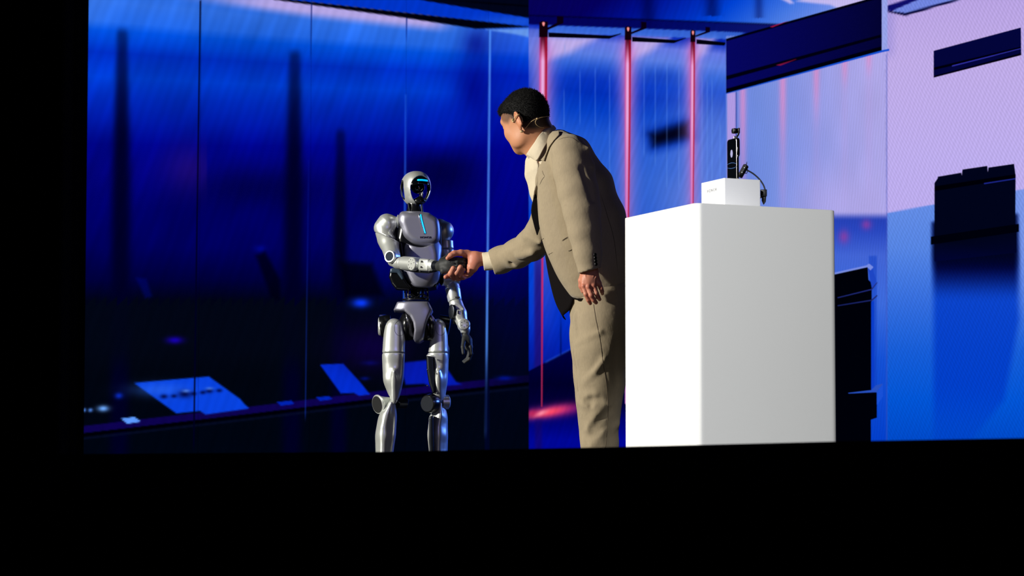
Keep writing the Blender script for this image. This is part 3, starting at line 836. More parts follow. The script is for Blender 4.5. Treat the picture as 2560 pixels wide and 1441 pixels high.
# black ceiling strips and brackets on the middle screen, and the tubes
for k, (xt, w, x0, x1, xb) in enumerate(((1358.5, 10.5, 1371, 1528, 1400), (1570, 8.0, 1580, 1690, 1609), (1732, 6.0, 1741, 1815, 1769))):
    yb = (84, 95, 101)[k]; 
    shown('ceiling_strip', WA, [(x0, yb - 3), (x1, yb + 5), (x1 + (24 if k < 2 else 0), yb + (-1 if k < 2 else 5)), (x1 + (24 if k < 2 else 0), yb + 1 if k < 2 else yb + 8), (x1 - 6, yb + 13), (x0, yb + 9)], (1, 2, 14), SA)
    y0 = (40, 54, 67)[k]; y1 = (60, 73, 82)[k]; s_ = (1, .82, .7)[k]
    shown('bracket', WA, [(xb - 8 * s_, y0), (xb + 8 * s_, y0 + 1), (xb + 8 * s_, y1 - 2), (xt + 10 * s_, y1 + 15 * s_), (xt + 10 * s_, y1 + 9 * s_), (xb - 8 * s_, y1 - 3)], (8, 0, 18), SA, .010)
    shown('tube_holder', WA, [(xt - w, y1 - 4), (xt - w * .4, y1 - 8), (xt + w, y1 - 6), (xt + w, y1 + 34 * s_), (xt - w * 1.05, y1 + 34 * s_)], (16, 0, 10), SA, .014)
    shown('tube_tip', WA, [(xt - 3 * s_, y1 - 3), (xt, y1 - 5), (xt + 3 * s_, y1 - 3), (xt + 1.6 * s_, y1 + 3), (xt, y1 + 5), (xt - 1.6 * s_, y1 + 3)], (255, 150, 150), SA, .020)
    # tube: half-round strip whose colour runs from the pale core to the dark red side
    ya = y1 + 33 * s_; ye = (1018, 1010, 1005)[k]
    ys = np.concatenate([np.linspace(ya, ya + 90, 30), np.linspace(ya + 100, ye, 60)]); cs = np.linspace(-1, 1, 25); v = []; cc = []
    for y_ in ys:
        xc = xt - (y_ - 100) * .0045; q = np.clip((y_ - ya) / 60, 0, 1)
        ww = w * np.interp(y_, [ya, 330, 560, 700], [1, .92, .62, .42]); 
        if k == 0: ww = w * np.interp(y_, [ya, 330, 600, 640, 1018], [1, .9, .5, .22, .16])
        low = float(np.clip((y_ - 300) / 300, 0, 1))
        for s in cs:
            v.append(WA.at(xc + s * ww, y_, .010 + .02 * math.sqrt(max(0, 1 - s * s))))
            core = math.exp(-.5 * ((s + .12) / (.10 + .34 * q)) ** 2) * q * (1 - .35 * low)
            col = np.array([150, 20, 66.]) * (1 - q) * .5 + np.array([222, 60, 100.]) * q
            col = col * (1 - core) + np.array([232, 178, 232.]) * core
            edge_ = math.exp(-.5 * ((s + 1) / .25) ** 2); col = col * (1 - .75 * edge_) + np.array([176, 90, 190.]) * .75 * edge_
            rd = math.exp(-.5 * ((s - .72) / .22) ** 2); col = col * (1 - .85 * rd) + np.array([150, 4, 40.]) * .85 * rd
            if low > 0:
                lowc = np.array([196, 120, 212.]) if s < .25 else np.array([178, 20, 60.]); 
                if k == 0 and y_ > 600: lowc = np.array([188, 30, 90.])
                if k == 0 and y_ > 760: lowc = np.array([180, 24, 80.]) * (1 - .25 * np.clip((y_ - 760) / 200, 0, 1))
                col = col * (1 - low * .8) + lowc * low * .8
            cc.append(col)
    n_, m_ = len(ys), len(cs); f = [(i * m_ + j, i * m_ + j + 1, (i + 1) * m_ + j + 1, (i + 1) * m_ + j) for i in range(n_ - 1) for j in range(m_ - 1)]
    me = mesh_np(v, f); set_col(me, lin(np.clip(cc, 0, 255)))
    add('light_tube', me, GLOW, SA, ('leftmost and brightest red and pink light tube, above the man\'s head', 'red and pink light tube left of the podium, middle of three', 'thin red and pink light tube right of the dark blot, above the podium')[k])
# ================================================================== PODIUM, BLOCK, PHONE, MICROPHONE
A25 = math.radians(25)
RD = np.array([math.cos(A25), math.sin(A25), 0]); LDn = np.array([-math.sin(A25), math.cos(A25), 0]); ZU = np.array([0, 0, 1.0])
KS = .933                                                              # the podium stands nearer than the man
PC = P(1740, 507, 11.9 * KS); PH = PC[2]                                     # near top corner of the podium
PW, PL = .612 * KS, .608 * KS

def rounded_block(corner, w, l, z0, z1, r, seg=8, top=.003):
    """block whose upright edges are rounded; corner = near corner on plan"""
    c = np.array([corner[0], corner[1], 0.]); bm = bmesh.new(); ring = []
    for cx, cy, a0 in ((w - r, r, -90), (w - r, l - r, 0), (r, l - r, 90), (r, r, 180)):
        for k in range(seg + 1):
            a = math.radians(a0 + 90 * k / seg); ring.append((cx, cy, a))
    levels = [(z0, r), (z1 - top, r), (z1 - top * .3, r - top * .3), (z1, r - top)]
    rows = []
    for z, rr in levels:
        rows.append([bm.verts.new(Vector(c + RD * (cx + rr * math.cos(a)) + LDn * (cy + rr * math.sin(a)) + ZU * z)) for cx, cy, a in ring])
    n = len(ring)
    for i in range(len(rows) - 1):
        for j in range(n): bm.faces.new((rows[i][j], rows[i][(j + 1) % n], rows[i + 1][(j + 1) % n], rows[i + 1][j]))
    bm.faces.new(rows[-1]); bm.faces.new(rows[0][::-1])
    return bm_mesh(bm, smooth=True, angle=30)

pod = thing('podium', PC + RD * PW / 2 + LDn * PL / 2 - ZU * PH, 'tall plain white podium with rounded upright edges', 'podium')
add('body', rounded_block(PC, PW, PL, .0, PH, .030), MAT['podium'], pod)

BC = P(1811, 445, 12.10 * KS); BZ1 = BC[2]; BW, BL = .157 * KS, .186 * KS
blk = thing('display_block', BC + RD * BW / 2 + LDn * BL / 2 - ZU * (BZ1 - PH), 'small white block with grey lettering standing on the podium', 'block')
add('body', rounded_block(BC, BW, BL, PH, BZ1, .0035, 4, .0015), MAT['white_box'], blk)
# the lettering lies on the left face of the block
mid = BC + LDn * (BL * .53); lz = P(1780, 476.5, mid[1])[2]
add('lettering', text_me('HONOR', (mid[0], mid[1], lz) - RD * .0006, -LDn, ZU, .0172, .0004, .00022, 1.22), MAT['logo'], blk)

# phone standing on the block, screen turned to the left
ph_w, ph_h, ph_t = .074 * KS, .166 * KS, .0085
pb = BC + LDn * .055 + RD * .080; pb[2] = BZ1
ph = thing('phone', pb + LDn * ph_w / 2 + RD * ph_t / 2, 'black phone with silver rim standing upright on the white block, small gimbal camera on top', 'phone')
def rrect(w, h, r, n=6):
    o = []
    for cx, cy, a0 in ((w / 2 - r, r, -90), (w / 2 - r, h - r, 0), (-w / 2 + r, h - r, 90), (-w / 2 + r, r, 180)):
        for k in range(n + 1):
            a = math.radians(a0 + 90 * k / n); o.append((cx + r * math.cos(a), cy + r * math.sin(a)))
    return o
pcn = np.array(ph.location)
def on_phone(u, z, d): return pcn + LDn * u + ZU * z + RD * d             # d: from screen (-) to back (+)
def slab(w, h, r, d0, d1, z0=0.0, u0=0.0, bev=0.0):
    return prism_me([on_phone(u0 + a, z0 + b, d0) for a, b in rrect(w, h, r)], RD * (d1 - d0), bev)
add('frame', slab(ph_w, ph_h, .011, -ph_t / 2, ph_t / 2, bev=.0015), MAT['steel'], ph)
add('screen', slab(ph_w - .003, ph_h - .003, .010, -ph_t / 2 - .0006, -ph_t / 2 + .001, .0015), MAT['glass_black'], ph)
add('back', slab(ph_w - .001, ph_h - .001, .011, ph_t / 2 - .001, ph_t / 2 + .0016, .0005), MAT['black'], ph)
add('camera_bump', slab(.060, .072, .014, ph_t / 2 + .001, ph_t / 2 + .0085, .086, 0.0, .0015), MAT['black'], ph)
icon = [(0, .021), (-.006, .018), (-.0105, .006), (-.010, .0), (-.006, -.010), (0, -.013), (.006, -.010), (.010, 0), (.0105, .006), (.006, .018)]
add('wallpaper_mark', prism_me([on_phone(a * .85, .098 + b * .85, -ph_t / 2 - .0011) for a, b in icon], RD * .0004), mat('pale_screen_glow', (120, 120, 150), .5, emit=(120, 120, 160), estr=.8), ph)
arc = []
for s in (-1, 1):
    q = [on_phone(x, .058 + s * .010 + (.006 if s > 0 else .005) * (x / .036) ** 2 * -s + x * .05, -ph_t / 2 - .0009) for x in np.linspace(-.035, .035, 16)]
    arc.append(tube_np(q, [.0002 + .0004 * math.sin(math.pi * i / 15) for i in range(16)], 5))
v_, f_ = join_np(arc); add('wallpaper_arc', mesh_np(v_, f_), mat('blue_screen_glow', (60, 90, 140), .5, emit=(80, 120, 190), estr=.8), ph)
for zz, hh in ((.112, .020), (.088, .010)):
    add('button', box_me(on_phone(-ph_w / 2 - .0006, zz, .001), (.0018, .0008, hh / 2), .0004, (RD, LDn, ZU)), MAT['steel'], ph)
# gimbal camera rising from the phone's back
g0 = on_phone(-.008, ph_h, .0075)
gim = thing('gimbal_camera', (g0[0], g0[1], g0[2]), 'small black gimbal camera perched on the top edge of the phone', 'camera')
ga = lambda u, d, z: g0 + LDn * u * .7 + RD * d * .62 + ZU * z * .84
add('base', cyl_me(ga(.004, -.0045, -.001), ga(.004, -.0045, .012), .0046), MAT['steel'], gim)
add('arm', tube_me(smooth_path([ga(-.004, .001, -.004), ga(-.006, .004, .008), ga(-.010, .010, .016), ga(-.013, .012, .026), ga(-.013, .012, .040)], 14), [.0034] * 14, 10), MAT['black'], gim)
add('arm_plate', box_me(ga(-.013, .012, .034), (.0028, .0055, .0100), .0015, (RD, LDn, ZU)), MAT['black'], gim)
hd = add('camera_head', box_me(ga(.004, -.004, .034), (.0085, .0090, .0090), .0025, (RD, LDn, ZU)), MAT['black'], gim)
add('lens', cyl_me(ga(.006, -.0165, .034), ga(.006, -.0195, .034), .0052), MAT['glass_black'], hd)
add('lens_ring', lathe_me(ga(.006, -.0168, .034), ga(.006, -.0184, .034), [(0, .0064), (.0011, .0064), (.0013, .0056), (.0002, .0054)]), MAT['steel'], hd)
add('side_badge', box_me(ga(-.0085, -.012, .034), (.0005, .0030, .0045), .0002, (RD, LDn, ZU)), MAT['steel'], hd)

# clip-on gooseneck microphone leaning against the phone
DM = 12.30 * KS
q = lambda a, b, dy=0.0: P(a, b, DM + dy)
holder_base = q(1909, 512)
mic = thing('gooseneck_microphone', (holder_base[0], holder_base[1], PH), 'small black microphone on a curved gooseneck beside the phone, clipped behind the block', 'microphone')
a, b = q(1849, 443), q(1866, 413); L_ = np.linalg.norm(b - a)
add('capsule_body', lathe_me(a, b, [(0, .0085), (.002, .0100), (L_ * .33, .0100), (L_ * .34, .0092), (L_ * .36, .0092), (L_ * .37, .0104), (L_ * .72, .0104), (L_ * .73, .0096), (L_ * .75, .0096), (L_ * .76, .0106), (L_ - .003, .0106), (L_, .0075)], 20), MAT['black'], mic)
for fr in (.35, .74):
    c = a + (b - a) * fr; add('band', lathe_me(c - (b - a) * .012, c + (b - a) * .012, [(0, .0100), (L_ * .024, .0100)], 20), MAT['steel'], mic)
add('tip', tube_me([q(1865, 414), q(1866.5, 409), q(1867.5, 404)], [.0022, .0016, .0004], 8), MAT['black'], mic)
add('clip', tube_me(smooth_path([q(1862, 432), q(1866, 434), q(1869, 428), q(1868, 422), q(1864, 421)], 14), .0014, 8), MAT['black'], mic)
add('gooseneck', tube_me(smooth_path([q(1867, 426), q(1872, 428), q(1885, 436), q(1899, 449), q(1909, 464), q(1914, 480)], 26), .0028, 10), MAT['black'], mic)
cl = add('clamp', box_me(q(1909, 483), (.0115, .008, .0125), .0015), MAT['black'], mic)
add('clamp_jaw', prism_me([q(*c) for c in ((1903, 489), (1916, 489), (1914.5, 505), (1911, 510), (1909, 512), (1907.5, 508), (1904.5, 501), (1905, 496), (1902.5, 492))], (0, .010, 0), .0008), MAT['black'], mic)
add('thumb_screw', cyl_me(q(1903, 495), q(1902, 494) + np.array([-.003, 0, 0]), .003), MAT['steel'], cl)
# ================================================================== ROBOT
DR = 14.1; SR = DR / F                                                  # metres per pixel at the robot
def R(px, py, dy=0.0): return P(px, py, DR + dy)
def rr(px): return px * SR
rb = thing('humanoid_robot', (R(1040, 700)[0], DR, 0.0), 'silver humanoid robot with a black open face and cyan light, shaking the man\'s hand', 'robot')
M_ = MAT
def rpart(name, me, m, parent=rb, label=None): return add(name, me, M_[m], parent, label)
HG = .0034

# ---- head: a hollow silver shell with the face and both sides cut open
hc = R(1040, 472); ya = math.radians(24)
hf = np.array([math.sin(ya), -math.cos(ya), 0]); hs = np.array([math.cos(ya), math.sin(ya), 0]); hu = ZU
hax = (hs, hf, hu)
g = Grid(hc - [.10, .11, .095], hc + [.10, .11, .095], .0022)
q_ = local(g, hc, hax)
def head_out(t):
    s, f, u = q_
    w = np.float32(1) + np.where(u < 0, u * np.float32(1.6), u * 0)      # narrows towards the chin
    k = (np.abs(s / (np.float32(.062 - t) * w)) ** 2.4 + np.abs((f + .004) / (np.float32(.080 - t) * w)) ** 2.4 + np.abs((u) / np.float32(.078 - t)) ** 2.4) ** np.float32(1 / 2.4)
    return (k - 1) * np.float32(.062)
shell = cut2(head_out(0), -head_out(.0055))
s, f, u = q_
face = cut2((np.sqrt((s / .046) ** 2 + (np.where(u > 0, u / .050, (u) / .066)) ** 2) - 1) * .045, -f)
side = (np.sqrt(((f + .022) / .026) ** 2 + ((u + .006) / .042) ** 2) - 1) * .03
rear = cut2((np.sqrt((s / .040) ** 2 + ((u + .018) / .045) ** 2) - 1) * .04, f)
cut = np.minimum(np.minimum(face, side), rear)
sh = smax(shell, -cut, .004)
sh = cut2(sh, -(u + np.float32(.0735)))
head = rpart('head_shell', sdf_me(g, sh), 'silver')
vis = cut2(cut2(head_out(.003), -head_out(.010)), cut2(face - .0015, -(u - np.float32(.004) + np.abs(s) * np.float32(-.12) * 0 - .010 * np.cos(s * 30))))
vis = cut2(vis, -f)
rpart('visor', sdf_me(g, vis), 'glass_black', head)
lin_in = cut2(cut2(head_out(.0052), -head_out(.0112)), -cut + .002)
lin_in = cut2(lin_in, -(u + np.float32(.072)))
rpart('inner_frame', sdf_me(g, lin_in), 'robot_black', head)
def HP(s_, f_, u_): return hc + hs * s_ + hf * f_ + hu * u_
# cyan brow light following the visor
pts = []
for t in np.linspace(-.022, .030, 15):
    w = 1.0; ff = .077 * (1 - (abs(t) / .059) ** 2.4 - (.031 / .075) ** 2.4) ** (1 / 2.4) - .004
    pts.append(HP(t, ff + .001, .031 - .0008 * abs(t) / .02))
rpart('brow_light', tube_me(pts, [.0012] + [.0040] * 13 + [.0012], 10), 'cyan', head)
gb = Grid(hc - [.06, .07, .08], hc + [.06, .07, .06], .0022)
ball = ell(gb, HP(.004, .010, .004), (.031, .031, .027))
rpart('face_ball', sdf_me(gb, ball), 'glass_black', head)
rpart('face_stem', tube_me([HP(.004, .030, -.020), HP(.006, .036, -.032), HP(.010, .036, -.042)], [.0045, .0038, .0052], 10), 'silver', head)
chin = smin(ell(gb, HP(.004, .028, -.058), (.030, .028, .015)), ell(gb, HP(.004, .036, -.047), (.012, .012, .010)), .01)
rpart('chin_pad', sdf_me(gb, chin), 'robot_black', head)
for s_ in (-.062, .062):
    rpart('ear_rim', tube_me([HP(s_ * 1.0, -.022 + .026 * math.cos(a) * 1.0, -.006 + .042 * math.sin(a)) - hs * np.sign(s_) * (.003 + .012 * max(0, -math.sin(a)) ** 2 + .006 * abs(math.cos(a))) for a in np.linspace(.2, 6.0, 30)], .0016, 6), 'robot_black', head)

# ---- neck
rpart('neck', lathe_me(R(1036, 506, .0), R(1037, 537, .0), [(0, .030), (rr(10), .031), (rr(16), .033), (rr(26), .040), (rr(31), .042)], 30), 'robot_black')
rpart('neck_piston', cyl_me(R(1021, 508, -.03), R(1025, 533, -.032), .0045), 'robot_dark')
rpart('neck_piston', cyl_me(R(1054, 512, -.03), R(1056, 533, -.032), .0045), 'robot_dark')

# ---- torso
g = Grid(R(960, 740, -.16), R(1135, 520, .16), .0036)
core = extr(g, [(1004, 540), (1088, 552), (1098, 600), (1100, 700), (1092, 722), (1060, 728), (1010, 724), (994, 700), (992, 600)], DR + .02, .085, .03)
tor = rpart('torso_core', sdf_me(g, core), 'robot_black')
ch = extr(g, [(1001, 533), (1020, 531), (1068, 534), (1080, 540), (1096, 552), (1101, 575), (1100, 600), (1093, 611), (1078, 617), (1055, 618), (1035, 613), (1020, 603), (1010, 592), (1003, 572), (997, 552)], DR - .02, .075, .030, smooth=True)
bul = ell(g, R(1052, 580, -.025), (rr(76), .098, rr(76)))
ch = smax(ch, bul, .012)
chest = rpart('chest_plate', sdf_me(g, ch), 'silver_soft')
ab = extr(g, [(1014, 600), (1098, 604), (1101, 660), (1100, 697), (1094, 712), (1082, 720), (1058, 722), (1034, 719), (1019, 708), (1008, 690), (1004, 672), (1013, 650)], DR - .01, .080, .018, smooth=True)
ab = smax(ab, ell(g, R(1056, 655, .02), (rr(64), .128, rr(100))), .01)
crescent = ell(g, R(1052, 585, -.05), (rr(46), .10, rr(38)))
ab = smax(ab, -crescent, .003)
belly = rpart('belly_plate', sdf_me(g, ab), 'silver_soft')
side_ = extr(g, [(984, 555), (1003, 555), (1010, 640), (1006, 690), (990, 690), (985, 640)], DR + .01, .05, .012)
rpart('side_cover', sdf_me(g, side_), 'robot_black')
side_ = extr(g, [(1096, 560), (1104, 570), (1104, 690), (1096, 715), (1092, 700)], DR + .01, .06, .006)
rpart('side_cover', sdf_me(g, side_), 'robot_dark')
pk = extr(g, [(976, 676), (984, 673), (1002, 676), (1008, 690), (1018, 708), (1030, 722), (1024, 727), (990, 724), (980, 712), (973, 695)], DR - .035, .05, .012)
pack = rpart('hip_cover', sdf_me(g, pk), 'robot_black')
pk2 = extr(g, [(977, 674), (984, 672), (1001, 675), (1006, 684), (1012, 700), (1006, 703), (994, 686), (976, 685)], DR - .045, .05, .006)
rpart('hip_cover_top', sdf_me(g, pk2), 'teal', pack)
rpart('collar_ring', lathe_me(R(1037, 536, -.01), R(1037, 531, -.01), [(0, .048), (.004, .050), (.008, .046), (.009, .040)], 36), 'silver')

def world_bvh(*objs):
    vs, fs, n = [], [], 0
    for o in objs:
        off = np.zeros(3); p = o.parent
        while p is not None: off += np.array(p.location); p = p.parent
        if o.parent is None: off += np.array(o.location)
        a = np.empty(len(o.data.vertices) * 3, np.float32); o.data.vertices.foreach_get('co', a); vs.append(a.reshape(-1, 3) + off)
        fs += [tuple(i + n for i in p.vertices) for p in o.data.polygons]; n += len(a) // 3
    return BVHTree.FromPolygons([Vector(p) for p in np.concatenate(vs)], fs)
B = world_bvh(chest)
rpart('chest_light_rim', surf_line(B, [(1048, 536), (1049, 545), (1052, 557), (1057, 572), (1061, 585)], .0030, .0006, 8), 'steel', chest)
rpart('chest_light', surf_line(B, [(1052, 537), (1053.5, 546), (1056.5, 558), (1060, 571), (1063.5, 584)], .0026, .0004, 8), 'cyan', chest)
h1, n1 = hit(B, 1064, 594, .0012)
ty = nrm(ZU - n1 * np.dot(ZU, n1))
rpart('lettering', text_me('HONOR', h1, np.cross(ty, n1), ty, .0125, .0010), 'hole', chest)
B = world_bvh(belly, tor)
# ---- waist mechanics
rpart('waist_column', cyl_me(R(1042, 718), R(1042, 752), .020), 'robot_dark')
for px, dy, w in ((1020, -.03, .0042), (1029, .02, .005), (1058, .03, .005), (1069, -.03, .0045), (1012, .03, .0035)):
    rpart('waist_rod', cyl_me(R(px, 720, dy), R(px + 1, 752, dy), w), 'robot_dark' if px != 1020 else 'steel')
rpart('waist_disc', lathe_me(R(1040, 752, .0), R(1040, 744, .0), [(0, .060), (.006, .062), (.010, .055), (.014, .040)], 40), 'robot_black')
rpart('waist_cable', tube_me(smooth_path([R(1018, 742, -.05), R(1030, 736, -.055), (R(1042, 743, -.05)), R(1056, 735, -.05), R(1070, 745, -.04)], 20), .003, 8), 'robot_black')
for px, py in ((1027, 738), (1046, 733), (1038, 746), (1061, 741)):
    rpart('waist_bolt', cyl_me(R(px, py, -.052), R(px, py, -.062), .0045, n=8), 'robot_dark')

# ---- pelvis
g = Grid(R(940, 880, -.14), R(1130, 742, .14), .0034)
pv = extr(g, [(994, 757), (1072, 757.5), (1082, 777), (1073, 795), (1066, 815), (1060, 850), (1048, 858), (1038, 857), (1034, 850), (1037, 828), (1034, 810), (1026, 793), (1012, 781), (984, 778.5)], DR - .01, .085, .012)
pv = smax(pv, ell(g, R(1040, 790, .03), (rr(75), .135, rr(90))), .01)
rpart('pelvis_shell', sdf_me(g, pv), 'silver_soft')
pc = smin(ell(g, R(1018, 815, .0), (rr(22), .075, rr(36))), ell(g, R(1070, 818, .0), (rr(20), .07, rr(34))), .02)
pc = smin(pc, rbox(g, R(1044, 825, .01), (rr(42), .05, rr(26)), .02), .02)
rpart('pelvis_core', sdf_me(g, pc), 'robot_black')
rpart('hip_fin', tube_me([R(1014, 784, -.075), R(1018, 798, -.082), (R(1021, 812, -.078))], [.002, .0035, .0015], 8), 'steel')
for px0, px1 in ((952, 972),):
    rpart('hip_motor', lathe_me(R(950, 816, -.0), R(985, 812, -.0), [(0, .046), (.004, .050), (.03, .050), (.05, .044)], 8, 60), 'robot_black')
    rpart('hip_motor_cap', lathe_me(R(945.5, 816, -.0), R(953, 816, -.0), [(0, .034), (.003, .040), (.013, .042)], 8, 60), 'silver')
rpart('hip_motor', lathe_me(R(1125, 816, .03), R(1100, 812, .03), [(0, .036), (.004, .044), (.05, .044)], 12, 60), 'robot_black')

# ---- legs
def leg(side):
    """side -1: the leg at the left of the picture"""
    if side < 0:
        out = [(985, 797), (1000, 802), (1011, 815), (1014, 840), (1013, 880), (1012, 930), (1006, 970), (999, 993), (990, 1000), (978, 996), (968, 985), (957, 955), (954, 920), (955, 880), (957, 850), (962, 820), (972, 802)]
        cx, dy, cover = 986, -.02, (1000, 821, 14, 19)
    else:
        out = [(1096, 798), (1108, 803), (1116, 815), (1119, 840), (1121, 880), (1122, 920), (1119, 965), (1114, 995), (1105, 1001), (1092, 998), (1083, 992), (1076, 970), (1068, 930), (1066, 895), (1070, 880), (1076, 850), (1079, 820), (1084, 803)]
        cx, dy, cover = 1097, .03, (1102, 820, 12.5, 19)
    Y = DR + dy; s_ = side
    g = Grid(R(cx - 50, 1010, dy - .13), R(cx + 45, 790, dy + .13), .0034)
    base = extr(g, out, Y, .075, .03, smooth=True)
    rnd = chain(g, [(R(cx, 820, dy), rr(30)), (R(cx - 2, 890, dy), rr(31)), (R(cx - 2, 950, dy), rr(27)), (R(cx + 2, 1000, dy), rr(15))], .01, 1.12)
    d = smax(base, rnd - .004, .02)
    # a ridge down the front of the lower thigh
    rd = cap(g, R(cx - 1, 930, dy - .075), R(cx - 1, 1005, dy - .03), .004, .010)
    d = smin(d, rd, .03)
    cutz = np.float32(R(cx, 881.5, dy - .06)[2])
    upper = cut2(d, -(g.z - cutz) + np.float32(.0012)); lower = cut2(d, (g.z - cutz) + np.float32(.0012))
    up = rpart('thigh_upper_cover', sdf_me(g, upper), 'silver'); lo = rpart('thigh_lower_cover', sdf_me(g, lower), 'silver')
    rpart('thigh_core', lathe_me(R(cx, 860, dy), R(cx, 905, dy), [(0, .040), (.02, .047), (.06, .047), (.079, .040)], 24), 'robot_dark')
    Bv = world_bvh(up)
    c0, c1, ra, rc = cover
    rpart('cover_joint', surf_line(Bv, [(c0 + ra * math.cos(a), c1 + rc * math.sin(a)) for a in np.linspace(.0, 2 * math.pi, 24)], .0008, -.0002, 6, 60), 'robot_dark', up)
    # knee
    if s_ < 0:
        ka, kb = R(943, 1012, -.03), R(975, 1006, .01)
        L = np.linalg.norm(kb - ka)
        kn = rpart('knee_motor', lathe_me(ka, kb, [(0, .040), (.003, .043), (.008, .043), (.018, .036), (L * .6, .028), (L, .022)], 36), 'silver')
        rpart('knee_disc', lathe_me(ka - (kb - ka) / L * .0015, kb, [(0, .037), (.003, .037)], 36), 'hole', kn)
        rpart('knee_motor', lathe_me(R(1012, 1006, .06), R(985, 1006, .02), [(0, .026), (.004, .030), (.05, .030)], 24), 'robot_dark')
    else:
        ka, kb = R(1068, 1010, -.04), R(1098, 1008, .03)
        kn = rpart('knee_motor', lathe_me(ka, kb, [(0, .036), (.004, .040), (.030, .044), (.055, .034), (.09, .030)], 36), 'robot_black')
        rpart('knee_disc', lathe_me(ka - nrm(kb - ka) * .0015, kb, [(0, .034), (.003, .034)], 36), 'robot_dark', kn)
        rpart('knee_motor', lathe_me(R(1124, 1006, .04), R(1102, 1006, .03), [(0, .022), (.006, .032), (.035, .030)], 24), 'silver')
        inner = extr(Grid(R(1055, 1010, -.1), R(1095, 880, .13), .004), [(1066, 890), (1088, 893), (1091, 950), (1090, 985), (1082, 985), (1073, 960), (1068, 930)], Y - .0, .070, .012)
        rpart('thigh_inner_cover', sdf_me(Grid(R(1055, 1010, -.1), R(1095, 880, .13), .004), inner), 'robot_dark')
        for py in (892, 925, 965): rpart('thigh_bolt', cyl_me(R(1069, py, -.062), R(1069, py, -.072), .0035, n=8), 'steel')
        rpart('thigh_band', tube_me(smooth_path([R(1067, 889, -.060), R(1078, 890, -.074), R(1090, 894, -.076)], 10), [.002, .004, .0045, .0045, .0045, .004, .004, .003, .002, .001], 8), 'silver')
    # shin
    if s_ < 0:
        so = [(975, 1002), (986, 1002), (991, 1020), (993, 1042), (991, 1080), (984, 1130), (979, 1170), (975, 1195), (950, 1195), (942, 1165), (937, 1130), (937, 1090), (941, 1060), (948, 1038), (962, 1018)]
        ax_ = [(976, 1012, 17), (968, 1045, 25), (964, 1090, 27.5), (962, 1140, 24), (962, 1195, 17)]; ridge = [(978, 1008), (966, 1036), (958, 1070), (956, 1135)]
    else:
        so = [(1097, 1003), (1108, 1003), (1115, 1020), (1120, 1045), (1121, 1080), (1120, 1130), (1117, 1165), (1113, 1195), (1086, 1195), (1077, 1165), (1071, 1130), (1067, 1090), (1067, 1060), (1071, 1042), (1086, 1025)]
        ax_ = [(1100, 1014, 15), (1097, 1045, 24), (1094, 1090, 27.5), (1096, 1140, 25), (1099, 1195, 16)]; ridge = [(1102, 1010), (1100, 1040), (1095, 1070), (1094, 1130)]
    g = Grid(R(cx - 65, 1200, dy - .13), R(cx + 40, 995, dy + .14), .0036)
    d = smax(extr(g, so, Y, .09, .03, smooth=True), chain(g, [(R(a, b, dy + .01), rr(r_) + .004) for a, b, r_ in ax_], .01, 1.25), .018)
    rg = chain(g, [(R(a, b, dy - .055), .004) for a, b in ridge], .004)
    d = smin(d, rg, .035)
    rpart('shin_cover', sdf_me(g, d), 'silver')
    if s_ > 0:
        rpart('shin_inner_cover', sdf_me(Grid(R(1060, 1200, -.12), R(1090, 1035, .1), .004), extr(Grid(R(1060, 1200, -.12), R(1090, 1035, .1), .004), [(1074, 1045), (1084, 1040), (1086, 1120), (1084, 1190), (1077, 1160), (1073, 1100)], Y - .02, .075, .008)), 'robot_dark')
    # ankle and foot (behind the stage lip in the photograph)
    fx = ax_[-1][0]
    rpart('ankle', cyl_me(R(fx, 1190, dy + .01), R(fx, 1226, dy + .01), .028, .024), 'robot_black')
    fz = 0.0; c = R(fx, 1230, dy)
    gg = Grid(np.array([c[0] - .07, c[1] - .19, -.005]), np.array([c[0] + .07, c[1] + .11, .075]), .005)
    ft = smin(rbox(gg, (c[0] + .01, c[1] - .05, .021), (.042, .115, .021), .015), ell(gg, (c[0], c[1] + .0, .035), (.036, .06, .036)), .02)
    ft = cut2(ft, -(gg.z - np.float32(.001)))
    rpart('foot', sdf_me(gg, ft), 'robot_dark')
leg(-1); leg(1)

# ---- arms
def shoulder(cx, cy, flip, dy):
    w = -1 if flip else 1
    g = Grid(R(cx - 48, cy + 110, dy - .12), R(cx + 48, cy - 36, dy + .12), .0034)
    return g
# right arm of the robot (left in the picture), raised to the handshake
g = Grid(R(928, 672, -.26), R(1008, 524, .12), .0032)
sh_ = chain(g, [(R(986, 562, .0), rr(20)), (R(968, 562, -.01), rr(25)), (R(956, 572, -.015), rr(17))], .02, 1.15)
jb = smin(sh_, chain(g, [(R(952, 570, -.02), rr(13)), (R(966, 600, -.05), rr(22))], .02, 1.1), .03)
sd = rpart('shoulder_cover', sdf_me(g, cut2(jb, -((g.z - np.float32(R(960, 590, -.03)[2])) + (g.x - np.float32(R(960, 590)[0])) * .45))), 'silver')
ua = chain(g, [(R(964, 580, -.03), rr(24)), (R(972, 605, -.07), rr(23)), (R(981, 640, -.14), rr(20))], .02, 1.1)
ua = smin(ua, cap(g, R(948, 568, -.02), R(958, 600, -.05), rr(9), rr(12)), .02)
ua = cut2(ua, ((g.z - np.float32(R(960, 590, -.03)[2])) + (g.x - np.float32(R(960, 590)[0])) * .45) + .0015)
rpart('upper_arm', sdf_me(g, ua), 'silver')
rpart('shoulder_joint', cyl_me(R(990, 562, .0), R(1004, 566, .01), rr(23), n=32), 'robot_black')
rpart('shoulder_ring', lathe_me(R(993, 562, .0), R(997, 562, .0), [(0, rr(23)), (.002, rr(25)), (.006, rr(25)), (.008, rr(23))], 36), 'silver')
elc = R(980, 643, -.205); eln = nrm([-.50, -.85, .05])
elb = rpart('elbow_ring', lathe_me(elc - eln * .03, elc + eln * .022, [(0, .022), (.006, .028), (.036, .0290), (.046, .0285), (.052, .0250), (.0515, .0205), (.047, .0200)], 36), 'silver')
